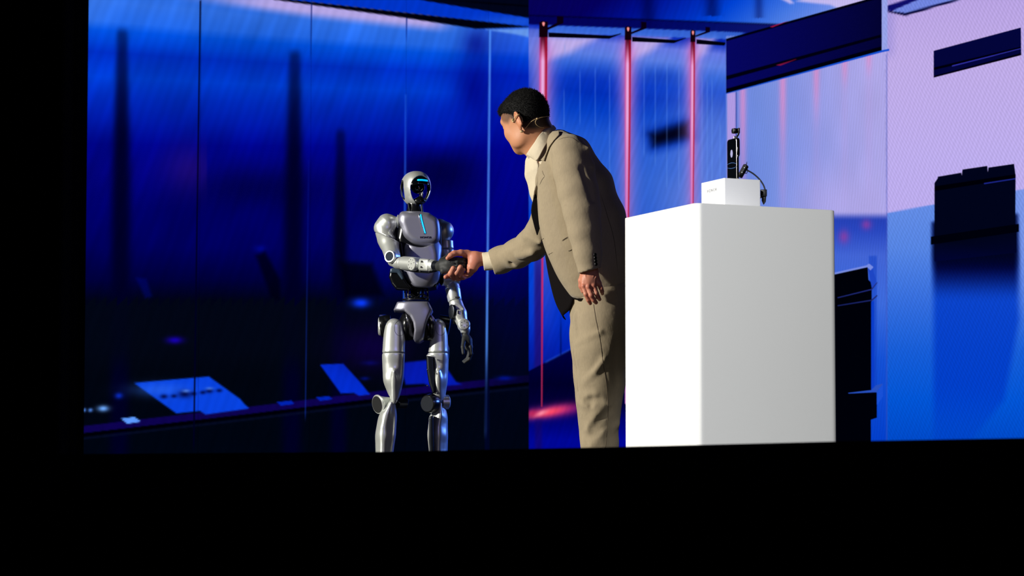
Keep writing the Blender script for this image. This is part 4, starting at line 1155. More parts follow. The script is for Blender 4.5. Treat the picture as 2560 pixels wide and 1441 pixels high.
rpart('elbow_disc', lathe_me(elc + eln * .014, elc + eln * .0195, [(0, .0215), (.0055, .0215)], 36), 'disc_blue', elb)
g = Grid(R(962, 700, -.46), R(1110, 630, -.08), .0030)
wr0, wr1 = R(990, 657, -.19), R(1093, 665, -.40)
def along(t): return wr0 + (wr1 - wr0) * t
fa = chain(g, [(R(982, 654, -.165), rr(13)), (along(.05), rr(14)), (along(.20), rr(16.5))], .012)
cutp = lambda t: ((g.x - np.float32(along(t)[0])) * np.float32(nrm(wr1 - wr0)[0]) + (g.y - np.float32(along(t)[1])) * np.float32(nrm(wr1 - wr0)[1]) + (g.z - np.float32(along(t)[2])) * np.float32(nrm(wr1 - wr0)[2]))
rpart('elbow_bracket', sdf_me(g, cut2(fa, cutp(.17))), 'silver')
fb = cap(g, along(.17), along(.45), rr(17), rr(17.5))
rpart('forearm', sdf_me(g, cut2(cut2(fb, cutp(.50)), -cutp(.175))), 'silver')
fd = nrm(wr1 - wr0); fn = nrm(np.cross(fd, ZU)); fn = fn if fn[1] < 0 else -fn; fu = np.cross(fn, fd); fu = fu if fu[2] > 0 else -fu
dc = along(.52)
dk = rpart('forearm_disc', lathe_me(dc - fn * .020, dc + fn * .034, [(0, .026), (.004, .0295), (.049, .0295), (.052, .0285), (.054, .026)], 36), 'silver')
for k in range(8):
    a_ = k * math.pi / 4 + .3; r_ = .019 if k < 7 else 0
    c_ = dc + fn * .0342 + fd * r_ * math.cos(a_) + fu * r_ * math.sin(a_); rpart('screw_hole', cyl_me(c_ - fn * .001, c_ + fn * .0006, .0021, n=10, bev=.0002), 'hole', dk)
wb = along(.76)
blkp = rpart('wrist_block', box_me(wb, (.034, .026, .0265), .010, (fd, fn, fu), 3), 'silver')
for s_ in (-.011, .013):
    c_ = wb + fn * .0258 + fu * s_ - fd * .004
    rpart('slot', box_me(c_, (.0085, .0012, .0042), .0004, (fd, fn, fu)), 'steel', blkp)
    rpart('slot_hole', box_me(c_ + fn * .0006, (.0062, .0012, .0022), .0003, (fd, fn, fu)), 'hole', blkp)
rpart('forearm_underside', tube_me([along(.22) - fu * .024, along(.5) - fu * .027, along(.8) - fu * .024, along(.98) - fu * .016], [.007, .010, .012, .010], 12), 'robot_dark')
for t_ in (.20, .66, .88): rpart('screw_head', cyl_me(along(t_) - fu * .026 + fn * .012, along(t_) - fu * .028 + fn * .020, .0042, n=10), 'steel')
rpart('wrist_cap', lathe_me(along(.86), along(1.0), [(0, .0245), (.004, .027), (.016, .026), (.026, .021)], 28), 'silver')
rpart('wrist_sleeve', cyl_me(along(.92), along(1.10), .0225, .0215), 'robot_dark')

# robot's right hand, closed round the man's palm
def hand_sdf(g, palm, fingers, kp=.012, kf=.006):
    d = None
    for a, b, ra, rb_ in palm:
        e = cap(g, a, b, ra, rb_); d = e if d is None else smin(d, e, kp)
    return d
DH = 13.64
def H(px, py, dy=0.0): return P(px, py, DH + dy)
hr = DH / F
g = Grid(H(1086, 700, -.07), H(1180, 628, .09), .0019)
palm = chain(g, [(H(1100, 666, .04), .0225), (H(1112, 664, .015), .0265), (H(1124, 660, -.002), .0235), (H(1130, 659, -.006), .0215)], .012, .75)
palm = smin(palm, cap(g, H(1108, 678, .0), H(1128, 674, -.004), .014, .012), .014)
d = palm
fing = []
for k, (y0, y1, dy0, dy1) in enumerate(((648, 649, -.004, .002), (656, 656.5, -.012, -.006), (664.5, 664, -.013, -.007), (673, 671, -.008, -.002))):
    fg = chain(g, [(H(1124, y0 + 1, dy0 + .004), .0088), (H(1143, y0, dy0 - .003), .0084), (H(1157, y1, dy1 + .002), .0080), (H(1164, y1 + 2, dy1 + .020), .0072), (H(1160, y1 + 3, dy1 + .036), .0066)], .003)
    fing.append(fg)
fd_ = fing[0]
for e in fing[1:]: fd_ = np.minimum(fd_, e)
d = smin(d, fd_, .005)
d = smin(d, chain(g, [(H(1104, 652, .03), .012), (H(1122, 640, .036), .0095), (H(1140, 637, .040), .0082)], .004), .010)
rh = rpart('hand', sdf_me(g, d), 'robot_glove')
rpart('knuckle_screw', cyl_me(H(1125, 655.5, -.030), H(1125, 655.5, -.036), .0028, n=10), 'hole', rh)

# left arm of the robot, hanging (right in the picture)
g = Grid(R(1080, 722, -.14), R(1160, 536, .16), .0034)
sh_ = chain(g, [(R(1098, 570, .02), rr(23)), (R(1108, 578, .02), rr(27))], .02, 1.2)
sh_ = smax(sh_, -(g.z - np.float32(R(1110, 606, -.04)[2])), .008)
rpart('shoulder_cover', sdf_me(g, sh_), 'silver')
ua = chain(g, [(R(1114, 590, .02), rr(18.5)), (R(1117, 630, .02), rr(17.5)), (R(1118, 660, .02), rr(17)), (R(1120, 690, .02), rr(17))], .01)
zc = np.float32(R(1115, 621, -.02)[2])
rpart('upper_arm', sdf_me(g, cut2(ua, (g.z - zc) + .0012)), 'silver')
rpart('upper_arm_cuff', sdf_me(g, cut2(cut2(ua, -(g.z - zc) + .0012), g.z - np.float32(R(1115, 600)[2]))), 'silver')
rpart('elbow_ring', lathe_me(R(1104, 699, -.01), R(1153, 700, .03), [(0, .026), (.004, .029), (.050, .0285), (.051, .0275), (.053, .0285), (.075, .028), (.080, .025)], 32), 'silver')
rpart('elbow_disc', lathe_me(R(1102.5, 699, -.012), R(1107, 699, -.008), [(0, .023), (.004, .024)], 32), 'robot_black')
fa0, fa1 = R(1130, 708, .01), R(1142, 770, -.02)
rpart('elbow_bracket', tube_me([R(1128, 708, .01), R(1131, 722, .005)], [rr(15), rr(19)], 24), 'silver')
rpart('forearm', lathe_me(R(1130, 714, .008), R(1138, 756, -.012), [(0, rr(16)), (.003, rr(18)), (.020, rr(18.6)), (.0205, rr(17.8)), (.023, rr(17.8)), (.0235, rr(18.8)), (.072, rr(17.5)), (.075, rr(16.5))], 32), 'silver')
rpart('forearm_slot', box_me(R(1144, 744, -.046), (.011, .004, .0035), .002), 'hole')
gx = Grid(R(1108, 822, -.12), R(1182, 748, .08), .0028)
lw = chain(gx, [(R(1140, 760, -.012), rr(17)), (R(1148, 785, -.022), rr(18)), (R(1155, 806, -.03), rr(15))], .012)
lw = smax(lw, -rbox(gx, R(1147, 767, -.062), (rr(10), .02, rr(7)), .004), .003)
fr = rpart('forearm_cover', sdf_me(gx, lw), 'silver')
op = R(1130, 780, -.045)
pn = nrm([-.72, -.68, .0]); pt = nrm(np.cross(ZU, pn))
Bq = rpart('side_plate', lathe_me(op - pn * .012, op + pn * .006, [(0, .020), (.014, .0205), (.017, .0195), (.018, .017)], 32), 'robot_dark', fr)
Bq.data.transform(Matrix.Translation(Vector(op) - Vector(rb.location)) @ Matrix.Diagonal((.95, .95, 1.62, 1)) @ Matrix.Translation(Vector(rb.location) - Vector(op)))
for zz in (-.012, .010):
    c_ = op + pn * .0068 + ZU * (zz - .008) + pt * (.008 if zz > 0 else -.006); rpart('screw_hole', cyl_me(c_ - pn * .001, c_ + pn * .0006, .0018, n=10, bev=.0002), 'hole', fr)
for px in (1145, 1157): rpart('slot', box_me(R(px, 781, -.058), (.0022, .004, .0075), .001), 'hole', fr)
dl = R(1160, 812, -.055); dn = nrm([.1, -.97, .16])
dk = rpart('wrist_disc', lathe_me(dl - dn * -.0 + dn * -.03, dl + dn * .012, [(0, .024), (.004, .027), (.036, .0265), (.040, .0245), (.042, .021)], 32), 'silver')
du = nrm(ZU - dn * np.dot(ZU, dn)); dr_ = np.cross(du, dn)
for k in range(6):
    a_ = k * math.pi / 3 + .5; c_ = dl + dn * .0122 + du * .0135 * math.sin(a_) + dr_ * .0135 * math.cos(a_); rpart('screw_hole', cyl_me(c_ - dn * .001, c_ + dn * .0006, .0020, n=10, bev=.0002), 'hole', dk)
rpart('wrist', tube_me([R(1160, 812, -.035), R(1163, 826, -.035), R(1163, 836, -.035)], [rr(15), rr(13), rr(10)], 20), 'silver')
rpart('wrist_sleeve', cyl_me(R(1162, 831, -.035), R(1163, 842, -.035), .0185, .0175), 'robot_black')
rpart('wrist_bracket', box_me(R(1140, 805, -.01), (.014, .02, .012), .003), 'robot_black')
g = Grid(R(1132, 918, -.12), R(1192, 828, .05), .0021)
d = chain(g, [(R(1163, 838, -.035), .0165), (R(1168, 852, -.040), .0200), (R(1172, 868, -.045), .0185)], .012, 1.25)
fg = None
for k, (ox, oy, dy) in enumerate(((3, 0, -.070), (2, 1, -.052), (0, 0, -.034), (-2, -2, -.018))):
    e = chain(g, [(R(1173 + ox, 868 + oy, dy), .0086), (R(1175 + ox, 885 + oy, dy), .0078), (R(1170 + ox, 899 + oy, dy), .0068), (R(1160 + ox, 906 + oy, dy), .0052)], .003)
    fg = e if fg is None else np.minimum(fg, e)
d = smin(d, fg, .005)
d = smin(d, chain(g, [(R(1160, 848, -.06), .010), (R(1157, 868, -.085), .0085), (R(1158, 884, -.09), .0068)], .004), .010)
rpart('hand', sdf_me(g, d), 'robot_glove')
# ================================================================== MAN
DN = 13.0
def Q(px, py, dy=0.0): return P(px, py, DN + dy)
def qr(px, dy=0.0): return px * (DN + dy) / F
man = thing('person', (Q(1490, 1000)[0], DN + .06, 0.0), 'short-haired person in beige suit bowing to shake the robot\'s hand beside the podium', 'person')

# ------------------------------------------------------------------ head and neck
HC = Q(1310, 304, .0)
pit, yaw = math.radians(21), math.radians(47)
hf = np.array([-math.cos(pit) * math.cos(yaw), math.cos(pit) * math.sin(yaw), -math.sin(pit)])
hs = np.array([-math.sin(yaw), -math.cos(yaw), 0.0]); hu = np.cross(hf, hs)
rl = math.radians(-4); hs, hu = hs * math.cos(rl) + hu * math.sin(rl), -hs * math.sin(rl) + hu * math.cos(rl)
AX = (hf, hs, hu)
def HD(f, s, u): return HC + hf * f + hs * s + hu * u
gH = Grid(HC - [.15, .14, .19], HC + [.15, .14, .15], .0026)
g = gH
def E(f, s, u, r): return ell(g, HD(f, s, u), r, AX)
d = E(-.022, 0, .022, (.100, .079, .095))                              # cranium
d = smin(d, E(.035, 0, -.020, (.058, .064, .080)), .03)                # face
d = smin(d, E(.030, 0, .035, (.062, .064, .052)), .02)             # forehead
d = smin(d, E(.040, 0, -.078, (.046, .046, .034)), .03)                # jaw
d = smin(d, E(.070, 0, -.098, (.018, .022, .016)), .02)                # chin
for s in (-1, 1):
    d = smin(d, E(.052, s * .038, -.032, (.026, .026, .026)), .02)      # cheeks
    d = smin(d, E(.010, s * .052, -.072, (.030, .014, .030)), .03)      # jaw corner
    d = smin(d, E(.070, s * .028, .030, (.010, .022, .008)), .015)      # brows
    d = smax(d, -E(.101, s * .031, .008, (.012, .017, .010)), .014)     # eye sockets
    d = smin(d, E(.072, s * .031, .007, (.013, .015, .011)), .006)      # lids
d = smin(d, cap(g, HD(.076, 0, .010), HD(.085, 0, -.020), .007, .0085), .012)   # nose
for s in (-1, 1): d = smin(d, E(.082, s * .012, -.026, (.010, .008, .007)), .006)
d = smin(d, E(.080, 0, -.052, (.010, .022, .006)), .008); d = smin(d, E(.079, 0, -.062, (.010, .019, .006)), .008)
d = smax(d, -E(.092, 0, -.057, (.012, .022, .0014)), .003)
# neck
NB = Q(1366, 392, .0)
nk = cap(g, HD(-.030, 0, -.045), NB, .056, .058); d = smin(d, nk, .03)
d = smin(d, cap(g, HD(-.060, 0, -.02), Q(1384, 360, .0), .040, .040), .03)
d = smin(d, cap(g, HD(-.0, -.0, -.070), Q(1354, 398, .0), .040, .045), .03)
# ears: rim, hollow, lobe
for s in (-1, 1):
    ec = (-.044 if s > 0 else -.012, s * .079, -.022)
    ef = nrm(hf * .86 + hs * s * -.30); es = nrm(np.cross(hu, ef)) ; es = es if np.dot(es, hs) * s > 0 else -es
    tip = nrm(hs * s * .8 - hf * .6)
    e = ell(g, HD(*ec) + tip * .008, (.019, .0075, .034), (nrm(tip * .5 - hf * .86), nrm(np.cross(hu, nrm(tip * .5 - hf * .86))), hu))
    rim = None
    for k in range(9):
        a0, a1 = [math.radians(-60 + 255 * t / 9) for t in (k, k + 1)]
        def ep(a): return HD(*ec) + tip * (.006 + .013 * max(0, math.sin(a * .5 + .5)) ** 1) + (-hf) * (.016 * math.sin(a * .62) - .004) + hu * (.031 * math.cos(a - .1) * 1.0 + .004)
        r_ = cap(g, ep(a0), ep(a1), .0042); rim = r_ if rim is None else smin(rim, r_, .003)
    e = smax(e, -ell(g, HD(*ec) + tip * .019 + hs * s * .004, (.012, .007, .020), AX), .004)
    e = smin(e, rim, .004); e = smin(e, ell(g, HD(ec[0] + .002, s * .080, -.054), (.007, .005, .010), AX), .006)
    d = smin(d, e, .006)
head_v, head_f = nets(g, d)

# ------------------------------------------------------------------ right hand (far arm) gripping the robot's hand
gR = Grid(H(1104, 706, -.07), H(1232, 618, .11), .0019); g = gR
hr_ = lambda px: px * DH / F
d = chain(g, [(H(1230, 650, .02), hr_(15)), (H(1206, 648, .012), hr_(15.5)), (H(1188, 648, .010), hr_(18))], .014, .72)
d = smin(d, cap(g, H(1190, 640, .006), H(1165, 638, .020), hr_(10), hr_(10), 1.1), .016)             # thumb ball
d = smin(d, chain(g, [(H(1190, 652, .004), hr_(13)), (H(1181, 668, .004), hr_(13)), (H(1174, 680, .014), hr_(10))], .014, .85), .016)   # heel of the hand
d = smin(d, cap(g, H(1178, 655, .052), H(1150, 672, .055), .020, .020, .55), .018)                   # palm behind the robot's hand
d = smin(d, cap(g, H(1186, 650, .030), H(1172, 664, .050), .018, .018, .8), .018)
th = chain(g, [(H(1168, 634, .010), hr_(9.6)), (H(1152, 632.5, -.004), hr_(8.0)), (H(1135, 634, -.014), hr_(7.3)), (H(1127, 639, -.020), hr_(6.6)), (H(1118.5, 646, -.026), hr_(4.9))], .006)
d = smin(d, th, .010)
fs = None
for root, mid, up, tip, r0 in (
    ((1142, 684, .058), (1128, 691, .020), (1122, 690, -.004), (1114, 693, -.016), 6.0),
    ((1152, 688, .060), (1134, 694, .010), (1127, 684, -.028), (1133, 671, -.040), 6.6),
    ((1162, 690, .060), (1146, 696, .010), (1142, 682, -.030), (1151, 668, -.040), 6.6),
    ((1172, 688, .055), (1158, 694, .012), (1151, 688, -.020), (1159, 675, -.030), 5.4)):
    e = chain(g, [(H(*root), hr_(r0 + 1.6)), (H(*mid), hr_(r0 + .9)), (H(*up), hr_(r0 + .3)), (H(*tip), hr_(r0 - .5))], .005)
    fs = e if fs is None else np.minimum(fs, smin(fs, e, .0015))
d = smin(d, fs, .006)
d = smin(d, cap(g, H(1176, 684, .020), H(1160, 690, .030), .010, .010), .012)
rh_v, rh_f = nets(g, d)

# ------------------------------------------------------------------ left hand, hanging in front of the thigh
DL = -.235
def K(px, py, dy=0.0): return Q(px, py, DL + dy)
kr = lambda px: px * (DN + DL) / F
gL = Grid(K(1438, 770, -.06), K(1516, 660, .08), .0018); g = gL
d = chain(g, [(K(1476, 664, .03), kr(17)), (K(1475, 684, .018), kr(20)), (K(1474, 700, .006), kr(22))], .014, .8)
kn = [((1459, 716), (1465, 736), (1471, 750), (1475.5, 759), 6.1), ((1471, 718), (1478, 739), (1484, 750), (1490, 757), 6.5),
      ((1484, 715), (1491, 734), (1495, 743), (1499, 749), 6.1), ((1497, 708), (1503, 722), (1505, 729), (1506, 735), 5.6)]
for k, (a, b, c, e_, r0) in enumerate(kn):
    z = (-.004, -.010, -.006, .004)[k]
    d = smin(d, cap(g, K(1464 + 8 * k, 690, .004 + z * .4), K(a[0], a[1], z), kr(8.5), kr(r0 + 1.2)), .010)
fs = None
for k, (a, b, c, e_, r0) in enumerate(kn):
    z = (-.004, -.010, -.006, .004)[k]
    f1 = chain(g, [(K(*a, z), kr(r0 + .8)), (K(*b, z - .006), kr(r0)), (K(*c, z + .004), kr(r0 - .4)), (K(*e_, z + .018), kr(r0 - 1.5))], .003)
    fs = f1 if fs is None else np.minimum(fs, f1)
d = smin(d, fs, .004)
for k, (a, b, c, e_, r0) in enumerate(kn): d = smin(d, ell(g, K(a[0], a[1] - 1, (-.004, -.010, -.006, .004)[k] - .010), (.0065, .005, .0065)), .006)
d = smin(d, chain(g, [(K(1459, 686, .018), kr(9)), (K(1453, 702, .022), kr(7.5)), (K(1453, 716, .026), kr(6.6)), (K(1457, 729, .028), kr(5.0))], .004), .008)
for a, b, c in (((1463, 688), (1468, 704), (1463, 714)), ((1484, 690), (1478, 702), (1473, 714)), ((1490, 692), (1487, 700), (1487, 712))):   # tendons and veins
    d = smin(d, chain(g, [(K(*p, -.0165 + .001 * i), .0016) for i, p in enumerate((a, b, c))], .002), .005)
lh_v, lh_f = nets(g, d)

# ------------------------------------------------------------------ the rest of the body, under the clothes
gB = Grid(Q(1170, 1245, -.33), Q(1640, 380, .75), .0125); g = gB
d = chain(g, [(Q(1366, 400, 0), qr(40)), (Q(1400, 430, 0), qr(62)), (Q(1440, 560, 0), qr(74)), (Q(1482, 690, 0), qr(62)), (Q(1506, 760, .02), qr(48))], .05, 1.25)
d = smin(d, chain(g, [(Q(1420, 395, -.15), qr(28)), (Q(1445, 520, -.19), qr(26)), (Q(1468, 610, -.21), qr(20)), (Q(1476, 668, -.205), qr(15))], .02), .04)
d = smin(d, chain(g, [(Q(1392, 415, .17), qr(28)), (Q(1352, 600, .40), qr(24)), (Q(1230, 652, .64), qr(15))], .02), .04)
d = smin(d, chain(g, [(Q(1506, 770, -.05), qr(46)), (Q(1503, 1000, -.08), qr(36)), (Q(1506, 1205, -.06), qr(22))], .02), .03)
d = smin(d, chain(g, [(Q(1488, 790, .14), qr(40)), (Q(1477, 1000, .17), qr(34)), (Q(1490, 1205, .17), qr(22))], .02), .03)
bd_v, bd_f = nets(g, d)
bv, bf = join_np([(head_v, head_f), (rh_v, rh_f), (lh_v, lh_f), (bd_v, bd_f)])
me = mesh_np(bv, bf)
# skin tone: cropped hair and beard shade on the head, redder knuckles and finger ends
skin = lin((200, 140, 104)); n1 = len(head_v)
col = np.tile(skin, (len(bv), 1)); rnd = np.random.RandomState(5)
L_ = (head_v - HC) @ np.array(AX).T; f_, s_, u_ = L_[:, 0], L_[:, 1], L_[:, 2]
hair_lo = np.where(f_ > .0, .030 - .35 * (f_), np.where(f_ > -.04, -.002 + (f_) * 0, -.055 + 0 * f_))
def sstep(a, b, x): t = np.clip((x - a) / (b - a), 0, 1); return t * t * (3 - 2 * t)
edge_ = np.interp(f_, [-.14, -.075, -.045, -.024, -.005, .020, .045, .060, .080, .12], [-.085, -.080, -.060, -.030, .004, -.005, .010, .030, .075, .085])
st = sstep(-.010, .018, u_ - edge_)
thick = np.interp(f_, [-.10, -.03, .02, .06], [.96, .92, .74, .62])
ear = (np.abs(s_) > .0805) & (np.abs(u_ + .022) < .05) & (f_ < .01) & (f_ > -.085)
st = np.where(ear, 0, st * thick)
hcol = lin((40, 32, 28)); col[:n1] = col[:n1] * (1 - st[:, None]) + hcol * st[:, None]
blush = .18 * np.exp(-((f_ - .07) ** 2 + (u_ + .03) ** 2 + (np.abs(s_) - .035) ** 2) / .0012) + .5 * ear
col[:n1] = col[:n1] * (1 - blush[:, None] * .35) + lin((190, 96, 74)) * blush[:, None] * .35
brow = ((np.abs(np.abs(s_) - .030) < .020) & (np.abs(u_ - .030 + .1 * (np.abs(s_) - .03)) < .0045) & (f_ > .05)); col[:n1][brow] = lin((34, 26, 22))
lash = ((np.abs(np.abs(s_) - .031) < .015) & (np.abs(u_ - .002) < .0016) & (f_ > .07)); col[:n1][lash] = lin((30, 20, 18))
lips = ((np.abs(s_) < .020) & (np.abs(u_ + .057) < .010) & (f_ > .075)); col[:n1][lips] = lin((176, 100, 88))
a_, b_ = n1, n1 + len(rh_v) + len(lh_v)
col[a_:b_] = lin((200, 132, 106)) * (1 + .05 * (rnd.rand(b_ - a_, 1) - .5))
px_, py_ = PX(bv[n1 + len(rh_v):b_]); red = np.exp(-((py_ - 716) / 9) ** 2) + np.exp(-((py_ - 741) / 6) ** 2) + np.exp(-((py_ - 758) / 7) ** 2)
col[n1 + len(rh_v):b_] = col[n1 + len(rh_v):b_] * (1 - .4 * np.clip(red, 0, 1)[:, None]) + lin((180, 92, 74)) * .4 * np.clip(red, 0, 1)[:, None]
px_, py_ = PX(bv[n1:n1 + len(rh_v)]); red = np.exp(-((px_ - 1178) / 14) ** 2 - ((py_ - 648) / 14) ** 2) + np.exp(-((py_ - 700) / 10) ** 2)
col[n1:n1 + len(rh_v)] = col[n1:n1 + len(rh_v)] * (1 - .3 * np.clip(red, 0, 1)[:, None]) + lin((186, 90, 78)) * .3 * np.clip(red, 0, 1)[:, None]
set_col(me, col)
body = add('body', me, MAT['skin'], man)
for s in (-1, 1):
    add('eyeball', sdf_me(Grid(HD(.070, s * .031, .006) - .016, HD(.070, s * .031, .006) + .016, .003), ell(Grid(HD(.070, s * .031, .006) - .016, HD(.070, s * .031, .006) + .016, .003), HD(.070, s * .031, .006), (.0115, .0115, .0115))), MAT['eye'], body)

# ------------------------------------------------------------------ hair
g = Grid(HC - [.15, .14, .12], HC + [.15, .14, .16], .0026)
q = local(g, HC, AX); f, s, u = q
d = ell(g, HD(-.022, 0, .024), (.105, .084, .103), AX)
d = smin(d, ell(g, HD(.022, 0, .072), (.064, .060, .034), AX), .03)
wob = .0007 * np.sin(f * 510 + 190 * s + 3 * np.sin(u * 90)) * np.sin(s * 460 + u * 220 + 2 * np.sin(f * 120))
d = d + wob
# thin out to nothing at the sides: clipping surface rises towards the temples
edge = np.interp(np.broadcast_to(f, np.broadcast(f, s, u).shape), [-.14, -.11, -.08, -.05, -.02, .02, .06, .12], [-.062, -.060, -.050, -.030, .022, .044, .056, .072]).astype(np.float32)
d = smax(d, -(u - edge), .012)
d = np.maximum(d, f - .088)
hv, hf_ = nets(g, d); hair_b = BVHTree.FromPolygons([Vector(p) for p in hv], [tuple(int(i) for i in p) for p in hf_])
parts = [(hv, hf_)]; rnd = np.random.RandomState(11)
def lock(base, tip, r):
    x, y, z = basis(tip - base); v = [base + r * (math.cos(a) * x + math.sin(a) * y) for a in (0, 2.1, 4.2)]; m = (base + tip) / 2 + rnd.randn(3) * .0008
    v += [m + r * .6 * (math.cos(a) * x + math.sin(a) * y) for a in (0, 2.1, 4.2)] + [tip]
    return np.array(v), np.array([(0, 1, 4, 3), (1, 2, 5, 4), (2, 0, 3, 5), (3, 4, 6, 6), (4, 5, 6, 6), (5, 3, 6, 6)])
lv = []
for k in range(9000):                                                     # short cropped hairs over the crown, longer spikes at the front
    i = rnd.randint(len(hv)); p = hv[i]; l = (p - HC) @ np.array(AX).T
    nn = nrm(p - HD(-.02, 0, .0)); front = np.clip((l[0] - .02) / .06, 0, 1) * np.clip((l[2] - .03) / .04, 0, 1)
    low = np.clip((.055 - l[2]) / .05, 0, 1) * (1 - front)
    ln = .008 + .005 * rnd.rand() + front * (.002 + .010 * rnd.rand()) - low * .003
    tan = hf * .5 - hu * (.55 * low) + hu * .2 * front; tan = tan - nn * np.dot(tan, nn)
    dr = nrm(nn * (.28 + .45 * front) + tan + rnd.randn(3) * .20)
    lv.append(lock(p - nn * .0015, p + dr * ln, .0009 + .0006 * front))
def quad_clean(parts):
    v, f = join_np(parts); return v, f
v1, f1 = parts[0]; v2, f2 = join_np(lv)
bm = None
me = bpy.data.meshes.new('m')
faces = [tuple(int(i) for i in q) for q in f1] + [tuple(dict.fromkeys(int(i) + len(v1) for i in q)) for q in f2]
me.from_pydata([tuple(p) for p in np.concatenate([v1, v2])], [], faces); me.polygons.foreach_set('use_smooth', np.ones(len(me.polygons), bool))
add('hair', me, MAT['hair'], man)

# ------------------------------------------------------------------ cloth helpers
def folds(g, pts, r, depth, k):
    """ridge lines (positive depth) or creases (negative) on a garment"""
    return chain(g, [(p, r) for p in pts], .01)

# ------------------------------------------------------------------ shirt: front, collar, cuffs
g = Grid(Q(1300, 640, -.16), Q(1440, 330, .16), .0034)
sh_ = chain(g, [(Q(1362, 380, .0), qr(40)), (Q(1372, 420, .0), qr(54)), (Q(1388, 480, .0), qr(58)), (Q(1402, 550, .0), qr(50)), (Q(1412, 590, .0), qr(40))], .03, 1.1)
sh_ = smin(sh_, chain(g, [(Q(1324, 404, .0), .010), (Q(1326, 440, .0), .012), (Q(1336, 480, .0), .010)], .02), .03)
GP = [((1349, 384), .0012), ((1346, 402), .0030), ((1349, 412), .0022), ((1345, 452), .0040), ((1341, 480), .0090), ((1338, 520), .0150), ((1340, 550), .0150), ((1343, 572), .0080), ((1344, 588), .0010)]
def gap_sdf(g, sy, grow=0.0):
    o = None
    for i in range(len(GP) - 1):
        (a, ra), (b, rb_) = GP[i], GP[i + 1]
        e = cap(g, Q(*a, -.12), Q(*b, -.12), ra + grow, rb_ + grow, sy); o = e if o is None else np.minimum(o, e)
    return o
sh_ = smax(sh_, -gap_sdf(g, 9.0, .002), .003)
shirt = add('shirt', sdf_me(g, sh_), MAT['shirt'], man)
def sheet(rows, thick, m, parent, name, sub=6):
    """cloth sheet through rows of control points, given thickness"""
    rows = [smooth_path(r, 18) for r in rows]; A = np.array([smooth_path([r[j] for r in rows], sub * len(rows)) for j in range(18)])
    nu, nv = A.shape[:2]; v = A.reshape(-1, 3); i, j = np.meshgrid(np.arange(nu - 1), np.arange(nv - 1), indexing='ij'); a = (i * nv + j).ravel()
    me = mesh_np(v, np.stack([a, a + 1, a + nv + 1, a + nv], 1)); o = add(name, me, m, parent)
    md = o.modifiers.new('thickness', 'SOLIDIFY'); md.thickness = thick; md.offset = 0; return o
# collar: upright band standing round the neck, folded leaf on the near side
col_rows = [
 [Q(1330, 402, -.045), Q(1345, 384, -.085), Q(1366, 348, -.090), Q(1384, 326, -.050), Q(1390, 322, .01), Q(1384, 330, .07)],
 [Q(1322, 396, -.035), Q(1340, 372, -.082), Q(1362, 334, -.086), Q(1378, 318, -.045), Q(1384, 315, .01), Q(1378, 322, .065)],
 [Q(1315.5, 387, -.030), Q(1336, 357, -.080), Q(1356, 330, -.084), Q(1371, 317, -.045), Q(1378, 314, .01), Q(1372, 321, .060)]]
sheet(col_rows, .004, MAT['shirt'], shirt, 'collar')
leaf = [
 [Q(1316, 388, -.040), Q(1330, 368, -.082), Q(1350, 336, -.092), Q(1374, 318, -.052)],
 [Q(1326, 393, -.060), Q(1338, 384, -.096), Q(1356, 352, -.102), Q(1380, 324, -.060)],
 [Q(1334, 398, -.068), Q(1344, 399, -.100), Q(1362, 366, -.108), Q(1384, 332, -.066)]]
sheet(leaf, .004, MAT['shirt'], shirt, 'collar_leaf')
Bs = world_bvh(shirt)
# ------------------------------------------------------------------ jacket
gJ = Grid(Q(1300, 765, -.34), Q(1625, 312, .30), .0050); g = gJ
body_ = chain(g, [(Q(1398, 372, .0), qr(44)), (Q(1408, 415, .0), qr(76)), (Q(1424, 470, .0), qr(92)), (Q(1442, 540, .0), qr(103)), (Q(1464, 610, .0), qr(108)),
                  (Q(1488, 680, .0), qr(100)), (Q(1508, 735, .0), qr(86)), (Q(1514, 765, .0), qr(84))], .05, .98)
# waist and skirt trimmed to the front edge's line; back edge sits in the podium's lee
def halfpl(g, p0, p1, inside):
    """signed distance to the plane through two pixel points and the eye, negative on the side of `inside`"""
    a, b, c = P(*p0, DN), P(*p1, DN), np.array([0, 0, CAMZ]); n = nrm(np.cross(a - c, b - c)); i = P(*inside, DN)
    if np.dot(i - a, n) > 0: n = -n
    return (g.x - np.float32(a[0])) * np.float32(n[0]) + (g.y - np.float32(a[1])) * np.float32(n[1]) + (g.z - np.float32(a[2])) * np.float32(n[2])
d = body_
front = None
for a, b in (((1340, 300), (1323, 440)), ((1322, 430), (1335, 500)), ((1330, 470), (1341, 590)), ((1336, 560), (1368, 640)), ((1362, 630), (1400, 708)), ((1396, 700), (1432, 748))):
    hp = halfpl(g, a, b, (1500, 560)); front = hp if front is None else smax(front, hp, .01)
d = smax(d, front, .03)
hem = smax(halfpl(g, (1410, 742), (1470, 750), (1450, 500)), halfpl(g, (1470, 750), (1600, 688), (1450, 500)), .02)
d = smax(d, hem, .012)
# back outline
back = None
for a, b in (((1378, 318), (1412, 326)), ((1412, 326), (1450, 350)), ((1450, 350), (1490, 402)), ((1490, 402), (1530, 480)), ((1530, 480), (1562, 565)), ((1562, 565), (1590, 690))):
    hp = halfpl(g, a, b, (1420, 500)); back = hp if back is None else smax(back, hp, .03)
d = smax(d, back, .05)
d = smin(d, chain(g, [(Q(1400, 352, .0), qr(24)), (Q(1440, 380, .0), qr(34)), (Q(1490, 460, .0), qr(40)), (Q(1520, 540, .0), qr(40)), (Q(1545, 640, .0), qr(38))], .03, 2.2), .04)
